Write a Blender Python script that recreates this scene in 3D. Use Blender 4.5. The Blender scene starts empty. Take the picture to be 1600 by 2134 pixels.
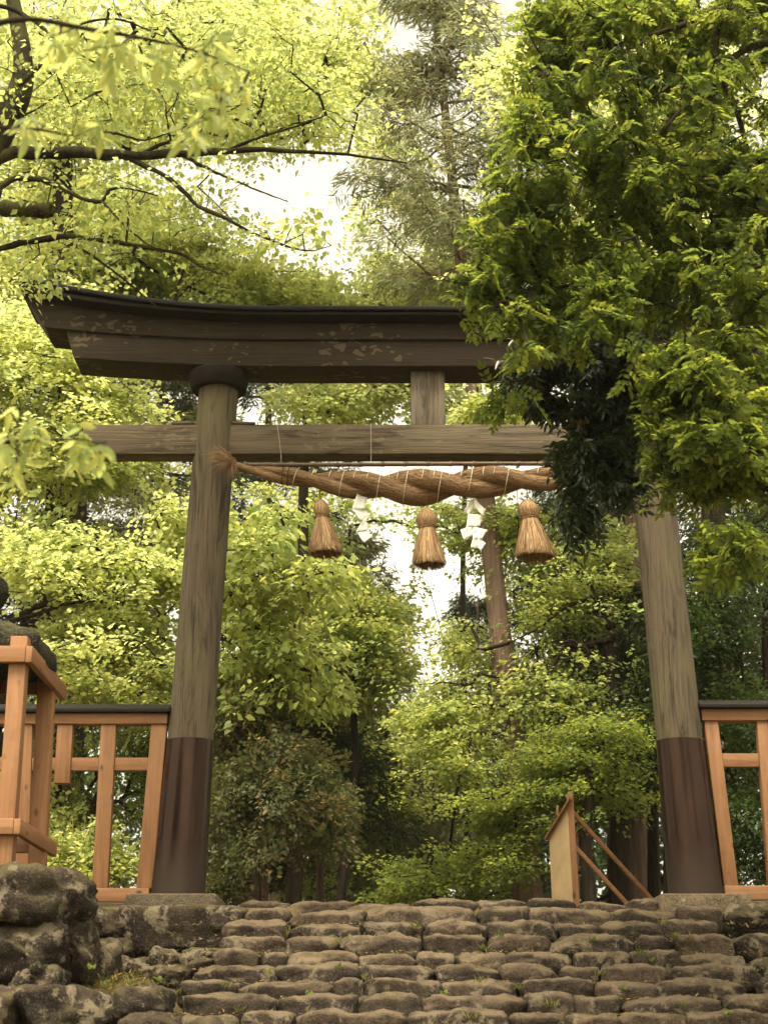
import bpy, math, random
import numpy as np
from mathutils import noise as mnoise, Vector

# ------------------------------------------------------------------ scene, camera, sky, sun, exposure
scene = bpy.context.scene
coll = scene.collection
R = math.radians
EYE = 1.6                                   # eye height above the path at the foot of the steps
F, PITCH = 3428.0, R(18.3)                  # focal length in photo pixels, upward pitch

cam_data = bpy.data.cameras.new('camera')
cam = bpy.data.objects.new('camera', cam_data)
coll.objects.link(cam)
cam.location = (0, 0, EYE)
cam.rotation_euler = (R(90) + PITCH, 0, 0)
cam_data.sensor_fit = 'VERTICAL'
cam_data.sensor_height = 36.0
cam_data.lens = 36.0 * F / 2134.0
cam_data.clip_start = 0.1
cam_data.clip_end = 3000
cam_data.dof.use_dof = True
cam_data.dof.focus_distance = 16.6
cam_data.dof.aperture_fstop = 2.8
scene.camera = cam

SUN_EL, SUN_AZ = R(64), R(-165)             # sun high behind the photographer, veiled
world = bpy.data.worlds.new('World')
scene.world = world
world.use_nodes = True
wn, wl = world.node_tree.nodes, world.node_tree.links
bg = wn['Background']
sky = wn.new('ShaderNodeTexSky')
sky.sky_type = 'NISHITA'
sky.sun_disc = False
sky.sun_elevation = SUN_EL
sky.sun_rotation = SUN_AZ
sky.air_density = 1.0
sky.dust_density = 4.0
hs = wn.new('ShaderNodeHueSaturation')
hs.inputs['Saturation'].default_value = 0.12     # overcast: the blue is veiled by white cloud
tint = wn.new('ShaderNodeMix'); tint.data_type = 'RGBA'; tint.blend_type = 'MULTIPLY'
tint.inputs[0].default_value = 1.0
tint.inputs[7].default_value = (1.0, 0.915, 0.70, 1)
wl.new(sky.outputs[0], hs.inputs['Color'])
wl.new(hs.outputs[0], tint.inputs[6])
wl.new(tint.outputs[2], bg.inputs['Color'])
bg.inputs['Strength'].default_value = 0.15

sun_data = bpy.data.lights.new('sun', 'SUN')
sun_data.energy = 1.5
sun_data.angle = R(24)
sun_data.color = (1.0, 0.90, 0.70)
sun = bpy.data.objects.new('sun', sun_data)
coll.objects.link(sun)
_sd = Vector((math.sin(SUN_AZ) * math.cos(SUN_EL), math.cos(SUN_AZ) * math.cos(SUN_EL), math.sin(SUN_EL)))
sun.rotation_euler = _sd.to_track_quat('Z', 'Y').to_euler()
sun.location = (-6, -8, 20)

vs = scene.view_settings
vs.view_transform = 'Standard'
vs.look = 'None'
vs.exposure = 1.68
vs.gamma = 1.0
vs.use_curve_mapping = False

scene.render.engine = 'CYCLES'
cy = scene.cycles
cy.use_denoising = True
cy.max_bounces = 10
cy.diffuse_bounces = 7
cy.transmission_bounces = 7
cy.glossy_bounces = 2
cy.transparent_max_bounces = 4
cy.sample_clamp_indirect = 6.0
cy.caustics_reflective = False
cy.caustics_refractive = False
scene.render.film_transparent = False

# ------------------------------------------------------------------ helpers: survey of the photograph
CT, ST = math.cos(PITCH), math.sin(PITCH)
def P(x, y, Y):
    """point of the place, at distance Y, that the photograph shows at pixel x, y"""
    u = (np.asarray(x, float) - 800) / F; v = (1067 - np.asarray(y, float)) / F
    dy = CT - v * ST
    dz = ST + v * CT
    t = np.asarray(Y, float) / dy
    return np.stack(np.broadcast_arrays(u * t, np.asarray(Y, float) + 0 * u, dz * t + EYE), -1)
def pxm(y, Y):
    """metres per photo pixel at pixel row y, distance Y"""
    v = (1067 - y) / F
    return Y / (CT - v * ST) / F

# ------------------------------------------------------------------ helpers: materials
def newmat(name):
    m = bpy.data.materials.new(name); m.use_nodes = True
    nt = m.node_tree
    for n in list(nt.nodes): nt.nodes.remove(n)
    out = nt.nodes.new('ShaderNodeOutputMaterial')
    return m, nt, out
def N(nt, kind, **kw):
    n = nt.nodes.new(kind)
    for k, v in kw.items(): setattr(n, k, v)
    return n
def ramp(nt, fac, stops, interp='LINEAR'):
    r = N(nt, 'ShaderNodeValToRGB'); r.color_ramp.interpolation = interp
    el = r.color_ramp.elements
    while len(el) > 1: el.remove(el[-1])
    el[0].position = stops[0][0]; el[0].color = (*stops[0][1], 1)
    for p, c in stops[1:]:
        e = el.new(p); e.color = (*c, 1)
    nt.links.new(fac, r.inputs[0])
    return r.outputs[0]
def g(v): return (v, v, v)
def mapping(nt, scale, coord='Object', rot=(0, 0, 0), rand=0.0):
    tc = N(nt, 'ShaderNodeTexCoord'); mp = N(nt, 'ShaderNodeMapping')
    mp.inputs['Scale'].default_value = scale; mp.inputs['Rotation'].default_value = rot
    src = tc.outputs[coord]
    if rand:
        oi = N(nt, 'ShaderNodeObjectInfo'); mu = N(nt, 'ShaderNodeMath', operation='MULTIPLY')
        mu.inputs[1].default_value = rand; nt.links.new(oi.outputs['Random'], mu.inputs[0])
        ad = N(nt, 'ShaderNodeVectorMath', operation='ADD')
        nt.links.new(src, ad.inputs[0]); nt.links.new(mu.outputs[0], ad.inputs[1]); src = ad.outputs[0]
    nt.links.new(src, mp.inputs[0])
    return mp.outputs[0]
def noise(nt, vec, scale, detail=4, rough=.55, dist=0.0):
    n = N(nt, 'ShaderNodeTexNoise'); n.inputs['Scale'].default_value = scale
    n.inputs['Detail'].default_value = detail; n.inputs['Roughness'].default_value = rough
    n.inputs['Distortion'].default_value = dist
    nt.links.new(vec, n.inputs['Vector']); return n.outputs[0]
def mixc(nt, fac, a, b, blend='MIX'):
    m = N(nt, 'ShaderNodeMix', data_type='RGBA', blend_type=blend)
    for s, v in ((0, fac), (6, a), (7, b)):
        if isinstance(v, (int, float)): m.inputs[s].default_value = v
        elif isinstance(v, tuple): m.inputs[s].default_value = (*v, 1)
        else: nt.links.new(v, m.inputs[s])
    return m.outputs[2]
def math2(nt, op, a, b=0.0):
    m = N(nt, 'ShaderNodeMath', operation=op)
    for i, v in enumerate((a, b)):
        if isinstance(v, (int, float)): m.inputs[i].default_value = v
        else: nt.links.new(v, m.inputs[i])
    return m.outputs[0]
def finish(nt, out, color, rough=.7, bump=None, bump_d=.01, metal=0.0, spec=.35):
    b = N(nt, 'ShaderNodeBsdfPrincipled')
    if isinstance(color, tuple): b.inputs['Base Color'].default_value = (*color, 1)
    else: nt.links.new(color, b.inputs['Base Color'])
    if isinstance(rough, (int, float)): b.inputs['Roughness'].default_value = rough
    else: nt.links.new(rough, b.inputs['Roughness'])
    b.inputs['Metallic'].default_value = metal
    b.inputs['Specular IOR Level'].default_value = spec
    if bump is not None:
        bp = N(nt, 'ShaderNodeBump'); bp.inputs['Distance'].default_value = bump_d
        bp.inputs['Strength'].default_value = 1.0
        nt.links.new(bump, bp.inputs['Height']); nt.links.new(bp.outputs[0], b.inputs['Normal'])
    nt.links.new(b.outputs[0], out.inputs['Surface'])
    return b

def weathered_wood(name, axis, dark, light, lichen=0.0, moss=0.0, spots=0.0, grey=(.21, .19, .15), lich=(.235, .19, .125)):
    """old grey wood, grain along axis, stains, moss film and lichen spots"""
    m, nt, out = newmat(name)
    sc = [14, 14, 14]; sc[axis] = 0.55
    v = mapping(nt, sc)
    fine = noise(nt, v, 3.2, 7, .65, .6)
    sc2 = [3.2, 3.2, 3.2]; sc2[axis] = 0.35
    v2 = mapping(nt, sc2)
    broad = noise(nt, v2, 1.6, 5, .6, .8)
    col = ramp(nt, fine, [(.25, dark), (.5, tuple((a + b) / 2 for a, b in zip(dark, light))), (.75, light)])
    col = mixc(nt, ramp(nt, broad, [(.42, g(0)), (.62, g(.75))]), col, grey)
    vo = mapping(nt, (1, 1, 1))
    if moss:
        mo = noise(nt, vo, 1.7, 6, .62)
        col = mixc(nt, ramp(nt, mo, [(.46, g(0)), (.66, g(moss))]), col, (.115, .105, .045))
    st = noise(nt, v2, 2.6, 6, .7, 1.5)
    col = mixc(nt, ramp(nt, st, [(.50, g(0)), (.66, g(.85))]), col, (.024, .018, .013))
    if spots:
        vo2 = N(nt, 'ShaderNodeTexVoronoi'); vo2.inputs['Scale'].default_value = 10.0
        wob = N(nt, 'ShaderNodeVectorMath', operation='ADD')
        nn = N(nt, 'ShaderNodeTexNoise'); nn.inputs['Scale'].default_value = 6
        sv = N(nt, 'ShaderNodeVectorMath', operation='SCALE'); sv.inputs['Scale'].default_value = .22
        nt.links.new(vo, nn.inputs['Vector']); nt.links.new(nn.outputs['Color'], sv.inputs[0])
        nt.links.new(vo, wob.inputs[0]); nt.links.new(sv.outputs[0], wob.inputs[1])
        mp = N(nt, 'ShaderNodeMapping'); sc3 = [1.7, 1.7, 1.7]; sc3[axis] = .5
        mp.inputs['Scale'].default_value = sc3
        nt.links.new(wob.outputs[0], mp.inputs[0]); nt.links.new(mp.outputs[0], vo2.inputs['Vector'])
        patch = noise(nt, vo, 1.3, 3, .5)
        rad = math2(nt, 'MULTIPLY', ramp(nt, patch, [(.40, g(0)), (.62, g(1))]), .62)
        # each voronoi cell has a size of its own
        sepc = N(nt, 'ShaderNodeSeparateColor'); nt.links.new(vo2.outputs['Color'], sepc.inputs[0])
        rad = math2(nt, 'MULTIPLY', rad, sepc.outputs[0])
        dif = math2(nt, 'SUBTRACT', rad, vo2.outputs['Distance'])
        col = mixc(nt, ramp(nt, dif, [(-.01, g(0)), (.07, g(spots))]), col, lich)
    hb = math2(nt, 'ADD', fine, math2(nt, 'MULTIPLY', broad, .6))
    finish(nt, out, col, .82, hb, .012, spec=.2)
    return m

def new_wood(name, axis, tone=1.0):
    """fresh planed cypress, straight grain, a few knots"""
    m, nt, out = newmat(name)
    sc = [9, 9, 9]; sc[axis] = .5
    v = mapping(nt, sc, rand=7.0)
    a = noise(nt, v, 2.4, 5, .6, .8)
    col = ramp(nt, a, [(.25, (.170 * tone, .079 * tone, .034 * tone)), (.5, (.262 * tone, .131 * tone, .060 * tone)), (.8, (.335 * tone, .182 * tone, .090 * tone))])
    vk = mapping(nt, tuple(1.0 if i != axis else .55 for i in range(3)), rand=5.0)
    vo = N(nt, 'ShaderNodeTexVoronoi'); vo.inputs['Scale'].default_value = 6.5
    nt.links.new(vk, vo.inputs['Vector'])
    col = mixc(nt, ramp(nt, vo.outputs['Distance'], [(.07, g(.9)), (.16, g(0))]), col, (.060, .022, .009))
    soft = noise(nt, mapping(nt, (1, 1, 1), rand=3.0), 2.2, 4, .6)
    col = mixc(nt, ramp(nt, soft, [(.45, g(0)), (.75, g(.55))]), col, (.24, .105, .045))
    wx = noise(nt, mapping(nt, (1, 1, 1), rand=9.0), 7.0, 6, .7)
    col = mixc(nt, ramp(nt, wx, [(.50, g(0)), (.74, g(.55))]), col, (.150, .088, .050))
    finish(nt, out, col, .62, a, .004, spec=.25)
    return m

def stone_mat(name, base, dark, lichen_amt, moss_amt, pale=(.42, .38, .27), dust_light=.75):
    m, nt, out = newmat(name)
    v = mapping(nt, (1, 1, 1), rand=23.0)
    a = noise(nt, v, 3.0, 9, .68)
    b = noise(nt, v, 16.0, 6, .7)
    oi = N(nt, 'ShaderNodeObjectInfo')
    shade = ramp(nt, oi.outputs['Random'], [(0, (.52, .50, .50)), (.35, (.85, .84, .84)), (.7, (1.08, 1.0, .93)), (1, (1.45, 1.38, 1.25))])
    col = ramp(nt, a, [(.3, dark), (.52, base), (.78, tuple(min(1, c * 1.45) for c in base))])
    col = mixc(nt, 1.0, col, shade, 'MULTIPLY')
    col = mixc(nt, ramp(nt, b, [(.35, g(.65)), (.58, g(0))]), col, dark)
    spk = noise(nt, v, 55.0, 4, .75)
    col = mixc(nt, ramp(nt, spk, [(.36, g(.7)), (.50, g(0))]), col, dark)
    col = mixc(nt, ramp(nt, spk, [(.55, g(0)), (.70, g(.5))]), col, pale)
    # lichen: pale crusts of irregular shape, more on the upper faces
    l1 = noise(nt, v, 2.3, 8, .72, .8)
    l2 = noise(nt, v, 9.0, 6, .7, .5)
    lm = math2(nt, 'ADD', math2(nt, 'MULTIPLY', l1, .68), math2(nt, 'MULTIPLY', l2, .32))
    lmask = ramp(nt, lm, [(.57 - lichen_amt * .1, g(0)), (.61 - lichen_amt * .1, g(.85))])
    col = mixc(nt, lmask, col, pale)
    geo = N(nt, 'ShaderNodeNewGeometry'); sep = N(nt, 'ShaderNodeSeparateXYZ')
    nt.links.new(geo.outputs['Normal'], sep.inputs[0])
    up = ramp(nt, sep.outputs[2], [(.30, g(0)), (.85, g(1))])
    mo = noise(nt, v, 4.2, 7, .65)
    mm = math2(nt, 'MULTIPLY', ramp(nt, mo, [(.5 - moss_amt * .12, g(0)), (.62 - moss_amt * .1, g(1))]), math2(nt, 'ADD', math2(nt, 'MULTIPLY', up, .7), .22))
    col = mixc(nt, math2(nt, 'MULTIPLY', mm, min(1, .35 + moss_amt)), col, (.115, .105, .030))
    dust = noise(nt, v, 5.5, 5, .6)
    col = mixc(nt, math2(nt, 'MULTIPLY', up, ramp(nt, dust, [(.30, g(0)), (.55, g(dust_light))])), col, (.200, .146, .092))  # tan dust on upward faces, also painting the tops as sunlit
    hb = math2(nt, 'ADD', math2(nt, 'MULTIPLY', a, 1.0), math2(nt, 'ADD', math2(nt, 'MULTIPLY', b, .45), math2(nt, 'MULTIPLY', spk, .16)))
    finish(nt, out, col, .88, hb, .085, spec=.2)
    return m

def leaf_mat(name, refl, trans, vary=.35, gloss=.42, spec=.35, tfac=.5, old=None, old_amt=0.0):
    """leaf: glossy reflecting upper side, light shining through"""
    m, nt, out = newmat(name)
    at = N(nt, 'ShaderNodeAttribute'); at.attribute_name = 'rnd'
    r0 = at.outputs['Fac']
    lo, hi = 1 - vary, 1 + vary
    def sh(c, k, warm): return (min(1, c[0] * k * (1 + warm)), min(1, c[1] * k), min(1, c[2] * k * (1 - warm)))
    cr = ramp(nt, r0, [(0, sh(refl, lo, -.18)), (.5, refl), (1, sh(refl, hi, .14))])
    ctn = ramp(nt, r0, [(0, sh(trans, lo, -.16)), (.5, trans), (1, sh(trans, hi, .12))])
    if old is not None:
        at2 = N(nt, 'ShaderNodeAttribute'); at2.attribute_name = 'rnd2'
        om = ramp(nt, at2.outputs['Fac'], [(1 - old_amt - .08, g(0)), (1 - old_amt + .02, g(1))])
        cr = mixc(nt, om, cr, old); ctn = mixc(nt, om, ctn, tuple(c * 1.3 for c in old))
    pb = N(nt, 'ShaderNodeBsdfPrincipled')
    nt.links.new(cr, pb.inputs['Base Color'])
    pb.inputs['Roughness'].default_value = gloss
    pb.inputs['Specular IOR Level'].default_value = spec
    tr = N(nt, 'ShaderNodeBsdfTranslucent'); nt.links.new(ctn, tr.inputs['Color'])
    mx = N(nt, 'ShaderNodeMixShader'); mx.inputs[0].default_value = tfac
    nt.links.new(pb.outputs[0], mx.inputs[1]); nt.links.new(tr.outputs[0], mx.inputs[2])
    nt.links.new(mx.outputs[0], out.inputs['Surface'])
    return m

def bark_mat(name, dark, light, axis_scale=(9, 9, 1.2), moss=0.0):
    m, nt, out = newmat(name)
    v = mapping(nt, axis_scale)
    a = noise(nt, v, 2.2, 7, .68, .7)
    col = ramp(nt, a, [(.3, dark), (.7, light)])
    if moss:
        mo = noise(nt, mapping(nt, (1, 1, 1)), 3.0, 5, .6)
        col = mixc(nt, ramp(nt, mo, [(.45, g(0)), (.6, g(moss))]), col, (.075, .075, .018))
    finish(nt, out, col, .9, a, .03, spec=.15)
    return m

def straw_mat(name, dark, light):
    m, nt, out = newmat(name)
    at = N(nt, 'ShaderNodeAttribute'); at.attribute_name = 'rnd'
    v = mapping(nt, (1, 1, 1))
    a = noise(nt, v, 40.0, 5, .7)
    mixv = math2(nt, 'ADD', math2(nt, 'MULTIPLY', at.outputs['Fac'], .65), math2(nt, 'MULTIPLY', a, .35))
    col = ramp(nt, mixv, [(.15, dark), (.8, light)])
    finish(nt, out, col, .7, a, .004, spec=.2)
    return m

M = {}
M['pillar'] = weathered_wood('weathered_pillar_wood', 2, (.034, .025, .017), (.165, .128, .084), moss=.5, grey=(.112, .088, .057))
M['beam'] = weathered_wood('weathered_beam_wood', 0, (.038, .027, .018), (.175, .133, .088), moss=.25, spots=.3, grey=(.135, .106, .073))
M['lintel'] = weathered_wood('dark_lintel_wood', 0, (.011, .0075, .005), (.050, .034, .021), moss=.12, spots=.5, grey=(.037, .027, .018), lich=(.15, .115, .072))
M['strut'] = weathered_wood('weathered_strut_wood', 2, (.090, .070, .050), (.25, .205, .15), moss=.1, grey=(.215, .185, .145))
M['wood_x'] = new_wood('fresh_wood_along_x', 0)
M['wood_y'] = new_wood('fresh_wood_along_y', 1)
M['wood_z'] = new_wood('fresh_wood_along_z', 2)
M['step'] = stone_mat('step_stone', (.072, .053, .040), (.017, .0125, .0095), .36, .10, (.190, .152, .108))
M['boulder'] = stone_mat('lichen_boulder_stone', (.042, .031, .022), (.008, .006, .0045), .58, .12, (.22, .18, .122), dust_light=.22)
M['lantern_stone'] = stone_mat('mossy_lantern_stone', (.016, .014, .011), (.005, .0045, .0035), -.8, .45, dust_light=.04)
M['plinth'] = stone_mat('plinth_stone', (.155, .125, .085), (.075, .058, .040), -.3, .1)

def simple(name, col, rough=.6, metal=0.0, spec=.35, vscale=8, amp=.35, bd=.004):
    m, nt, out = newmat(name)
    a = noise(nt, mapping(nt, (1, 1, 1)), vscale, 6, .65)
    c = ramp(nt, a, [(.3, tuple(x * (1 - amp) for x in col)), (.7, tuple(min(1, x * (1 + amp)) for x in col))])
    finish(nt, out, c, rough, a, bd, metal, spec)
    return m
M['roof_metal'] = simple('blackened_copper', (.008, .0065, .006), .65, spec=.12)
M['cap_black'] = simple('black_cap_metal', (.010, .008, .007), .55, spec=.2)
M['collar'] = simple('blackened_collar_wood', (.016, .012, .009), .75, spec=.12)
M['paper'] = simple('washi_paper', (.80, .77, .70), .8, amp=.05, vscale=14, bd=.003)
M['plywood'] = simple('pale_board', (.54, .39, .215), .7, amp=.22, vscale=3)
M['bamboo'] = simple('old_bamboo', (.085, .052, .028), .45, amp=.5)
M['thread'] = simple('pale_thread', (.60, .55, .45), .8, amp=.1)
M['cord'] = simple('brown_straw_cord', (.17, .095, .045), .8)
M['soil'] = simple('forest_soil', (.085, .062, .038), .95, amp=.6, vscale=3, bd=.05)
M['rope'] = straw_mat('rope_straw', (.085, .044, .021), (.37, .235, .120))
M['tassel'] = straw_mat('tassel_straw', (.105, .055, .024), (.46, .30, .155))
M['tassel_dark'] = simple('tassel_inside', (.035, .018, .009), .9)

def bronze():
    m, nt, out = newmat('bronze_sleeve')
    v = mapping(nt, (6, 6, 1))
    a = noise(nt, v, 1.6, 6, .6)
    fl = noise(nt, mapping(nt, (1, 1, 1)), 30.0, 3, .6)
    tcn = N(nt, 'ShaderNodeTexCoord'); sp = N(nt, 'ShaderNodeSeparateXYZ')
    nt.links.new(tcn.outputs['Object'], sp.inputs[0])
    col = ramp(nt, a, [(.3, (.020, .0100, .0060)), (.7, (.044, .0220, .0130))])
    dz = math2(nt, 'ADD', sp.outputs[2], math2(nt, 'MULTIPLY', math2(nt, 'SUBTRACT', a, .5), .5))
    dust_light = ramp(nt, dz, [(.15, g(.8)), (.60, g(0))])      # splashed dust near the ground
    col = mixc(nt, dust_light, col, (.055, .040, .029))
    rough = N(nt, 'ShaderNodeMapRange'); nt.links.new(dust_light, rough.inputs[0])
    rough.inputs[3].default_value = .27; rough.inputs[4].default_value = .7
    b = finish(nt, out, col, rough.outputs[0], fl, .0006, .75, .5)
    return m
M['bronze'] = bronze()

# ------------------------------------------------------------------ helpers: objects
ORIGIN = {}
def tag(o, label=None, cat=None, group=None, kind=None):
    if label: o['label'] = label
    if cat: o['category'] = cat
    if group: o['group'] = group
    if kind: o['kind'] = kind
    return o
def thing(name, loc, label, cat, group=None):
    o = bpy.data.objects.new(name, None); coll.objects.link(o)
    o.location = tuple(float(c) for c in loc); o.empty_display_size = .3
    ORIGIN[o.name] = np.array(loc, float)
    return tag(o, label, cat, group)
def root_origin(p):
    while p is not None:
        if p.name in ORIGIN: return ORIGIN[p.name]
        p = p.parent
    return np.zeros(3)
def mesh_np(name, verts, faces, smooth=False, attrs=None):
    """verts (n,3); faces (m,3) or (m,4) array, or list of such / of lists"""
    me = bpy.data.meshes.new(name)
    verts = np.asarray(verts, np.float32)
    if isinstance(faces, np.ndarray):
        k = faces.shape[1]; loops = faces.reshape(-1); starts = np.arange(len(faces)) * k; nf = len(faces)
    else:
        loops = np.array([i for f in faces for i in f]); ln = np.array([len(f) for f in faces]); nf = len(faces)
        starts = np.concatenate([[0], np.cumsum(ln)[:-1]])
    me.vertices.add(len(verts)); me.vertices.foreach_set('co', verts.reshape(-1))
    me.loops.add(len(loops)); me.loops.foreach_set('vertex_index', loops.astype(np.int32))
    me.polygons.add(nf); me.polygons.foreach_set('loop_start', starts.astype(np.int32))
    if attrs:
        for an, av in attrs.items():
            a = me.attributes.new(an, 'FLOAT', 'POINT'); a.data.foreach_set('value', np.asarray(av, np.float32))
    me.update(calc_edges=True)
    if smooth: me.polygons.foreach_set('use_smooth', np.ones(nf, bool))
    return me
def obj(name, verts, faces, mat, parent=None, smooth=False, attrs=None):
    """one mesh object; verts are given in place coordinates"""
    verts = np.asarray(verts, float)
    me = mesh_np(name, verts - root_origin(parent), faces, smooth, attrs)
    if mat is not None: me.materials.append(M[mat] if isinstance(mat, str) else mat)
    o = bpy.data.objects.new(name, me); coll.objects.link(o)
    if parent is not None: o.parent = parent
    return o
class MB:
    """collects shapes into one mesh"""
    def __init__(s): s.v = []; s.f = []; s.n = 0
    def add(s, v, f):
        v = np.asarray(v, float); s.v.append(v)
        s.f += [[int(i) + s.n for i in q] for q in f]; s.n += len(v); return s
    def hexa(s, b, t):
        """eight corners: b four below, t four above (same order)"""
        return s.add(list(b) + list(t), [[3, 2, 1, 0], [4, 5, 6, 7], [0, 1, 5, 4], [1, 2, 6, 5], [2, 3, 7, 6], [3, 0, 4, 7]])
    def box(s, x0, x1, y0, y1, z0, z1):
        return s.hexa([(x0, y0, z0), (x1, y0, z0), (x1, y1, z0), (x0, y1, z0)], [(x0, y0, z1), (x1, y0, z1), (x1, y1, z1), (x0, y1, z1)])
    def tube(s, pts, rad, n=10, cap=True):
        v, f = tube_vf(pts, rad, n, cap); return s.add(v, f)
    def build(s, name, mat, parent=None, smooth=False, bevel=0.0):
        o = obj(name, np.concatenate(s.v), s.f, mat, parent, smooth)
        if bevel:
            b = o.modifiers.new('bevel', 'BEVEL'); b.width = bevel; b.segments = 2; b.limit_method = 'ANGLE'; b.angle_limit = R(40)
        return o
def frames(pts):
    pts = np.asarray(pts, float)
    t = np.gradient(pts, axis=0); t /= np.linalg.norm(t, axis=1)[:, None] + 1e-9
    ref = np.array([0, 0, 1.0]) if abs(t[0][2]) < .9 else np.array([0, 1.0, 0])
    u = []; prev = ref
    for k in range(len(pts)):
        a = np.cross(prev, t[k]); a /= np.linalg.norm(a) + 1e-9
        b = np.cross(t[k], a); u.append((a, b)); prev = b
    return t, np.array([q[0] for q in u]), np.array([q[1] for q in u])
def tube_vf(pts, rad, n=10, cap=True):
    pts = np.asarray(pts, float); rad = np.broadcast_to(np.asarray(rad, float), (len(pts),))
    _, a, b = frames(pts)
    th = np.arange(n) / n * 2 * math.pi
    v = pts[:, None] + rad[:, None, None] * (np.cos(th)[None, :, None] * a[:, None] + np.sin(th)[None, :, None] * b[:, None])
    v = v.reshape(-1, 3); f = []
    for k in range(len(pts) - 1):
        for i in range(n):
            j = (i + 1) % n
            f.append([k * n + i, k * n + j, (k + 1) * n + j, (k + 1) * n + i])
    if cap:
        f.append([i for i in range(n)][::-1]); f.append([(len(pts) - 1) * n + i for i in range(n)])
    return v, f
def spline(pts, n):
    """smooth curve through points (Catmull-Rom), n samples; columns may hold radii too"""
    p = np.asarray(pts, float); p = np.vstack([2 * p[0] - p[1], p, 2 * p[-1] - p[-2]])
    m = len(p) - 3; out = []
    for s in np.linspace(0, m - 1e-6, n):
        i = int(s); t = s - i; a, b, c, d = p[i:i + 4]
        out.append(.5 * (2 * b + (c - a) * t + (2 * a - 5 * b + 4 * c - d) * t ** 2 + (3 * b - a - 3 * c + d) * t ** 3))
    return np.array(out)
def lathe(c, prof, n=28):
    """ring profile (radius, z) round the vertical through c"""
    th = np.arange(n) / n * 2 * math.pi; v = []; f = []
    for r, z in prof: v += [(c[0] + r * math.cos(t), c[1] + r * math.sin(t), z) for t in th]
    for k in range(len(prof) - 1):
        for i in range(n):
            j = (i + 1) % n; f.append([k * n + i, k * n + j, (k + 1) * n + j, (k + 1) * n + i])
    f.append(list(range(n))[::-1]); f.append([(len(prof) - 1) * n + i for i in range(n)])
    return v, f

# blocks for stones: a subdivided rounded box, displaced
def _unit_block(n):
    vs_, idx, fs = [], {}, []
    def vid(p):
        k = tuple(np.round(p, 5))
        if k not in idx: idx[k] = len(vs_); vs_.append(p)
        return idx[k]
    for ax in range(3):
        for sgn in (-1, 1):
            u, w = (ax + 1) % 3, (ax + 2) % 3
            for i in range(n):
                for j in range(n):
                    q = []
                    for di, dj in ((0, 0), (1, 0), (1, 1), (0, 1)):
                        p = np.zeros(3); p[ax] = sgn
                        p[u] = math.tan((2 * (i + di) / n - 1) * math.pi / 4); p[w] = math.tan((2 * (j + dj) / n - 1) * math.pi / 4)
                        q.append(vid(p))
                    fs.append(q if sgn > 0 else q[::-1])
    return np.array(vs_), fs
_BLOCK = {n: _unit_block(n) for n in (6, 8, 12)}
def stone(name, c, size, seed, mat, parent, n=8, power=3.2, rough=.10, freq=1.6, chip=.04, cuts=0, cut=(.80, .95)):
    """one stone as an object of its own: c centre, size full extents"""
    v, f = _BLOCK[n]
    ln = (np.abs(v) ** power).sum(1) ** (1 / power)
    p = v / ln[:, None]
    h = np.asarray(size, float) / 2
    q = p * h
    if cuts:                                     # split faces: flat breaks at odd angles
        rc = np.random.default_rng(int(seed) + 5)
        for _ in range(cuts):
            d = rc.normal(0, 1, 3); d[1] -= .6; d /= np.linalg.norm(d)
            s_ = (q @ d); lim = s_.max() * rc.uniform(*cut)
            q = q - np.maximum(s_ - lim, 0)[:, None] * d
    out = np.empty_like(q); off = Vector((seed * 7.31 % 97, seed * 3.77 % 89, seed * 1.93 % 83))
    s0 = float(np.cbrt(np.prod(size)))
    for i, (a, b) in enumerate(zip(q, p)):
        k = Vector(a) * (freq / s0) + off
        d = mnoise.fractal(k, 0.9, 2.1, 4) * rough + mnoise.noise(k * 5.0) * chip
        out[i] = a + b / np.linalg.norm(b) * d * s0
    me = mesh_np(name, out, f, True)
    me.materials.append(M[mat])
    o = bpy.data.objects.new(name, me); coll.objects.link(o)
    o.parent = parent
    o.location = tuple(np.asarray(c, float) - root_origin(parent))
    return o

# ------------------------------------------------------------------ the setting: ground, steps
YT = 16.27                                       # distance of the gate's pillars
TERR = float(P(370, 1884, YT)[2])                # level of the terrace the gate stands on
rng = np.random.default_rng(7)
def sstep(a, b, x): t = np.clip((x - a) / (b - a), 0, 1); return t * t * (3 - 2 * t)
def ground_h(x, y):
    x = np.asarray(x, float); y = np.asarray(y, float)
    stairs = np.clip((y - 9.2) / (15.75 - 9.2), 0, 1) * TERR - .30
    base = np.where(y < 9.2, 0.0, np.maximum(stairs, 0.0))
    ledge = EYE + .36 + .26 * sstep(11.8, 14.5, y)
    left = np.where(y < 10.9, np.minimum(base, 9), ledge)
    left = ledge * sstep(10.4, 12.1, y)
    high = EYE + 1.22
    left = left + (high - left) * sstep(12.75, 13.15, y) * sstep(-2.55, -2.8, x)
    z = base + (left - base) * sstep(-1.75, -2.1, x)
    z = z + (TERR - .05 - z) * sstep(15.55, 15.95, y)
    # rises gently under the wood behind the gate, falls away beyond
    z = z - .006 * np.maximum(y - 30, 0)
    return z
gx = np.unique(np.concatenate([np.linspace(-300, -12, 12), np.linspace(-12, 12, 97), np.linspace(12, 300, 12)]))
gy = np.unique(np.concatenate([np.linspace(-300, -6, 8), np.linspace(-6, 8, 15), np.linspace(8, 18, 81), np.linspace(18, 60, 22), np.linspace(60, 600, 10)]))
GX, GY = np.meshgrid(gx, gy)
GZ = ground_h(GX, GY)
rr = np.array([[mnoise.noise(Vector((a * .9, b * .9, 3.3))) for a in gx] for b in gy]) * .03
GZ = GZ + rr
nx = len(gx)
ii = np.arange((len(gy) - 1) * nx).reshape(len(gy) - 1, nx)[:, :-1].reshape(-1)
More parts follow.
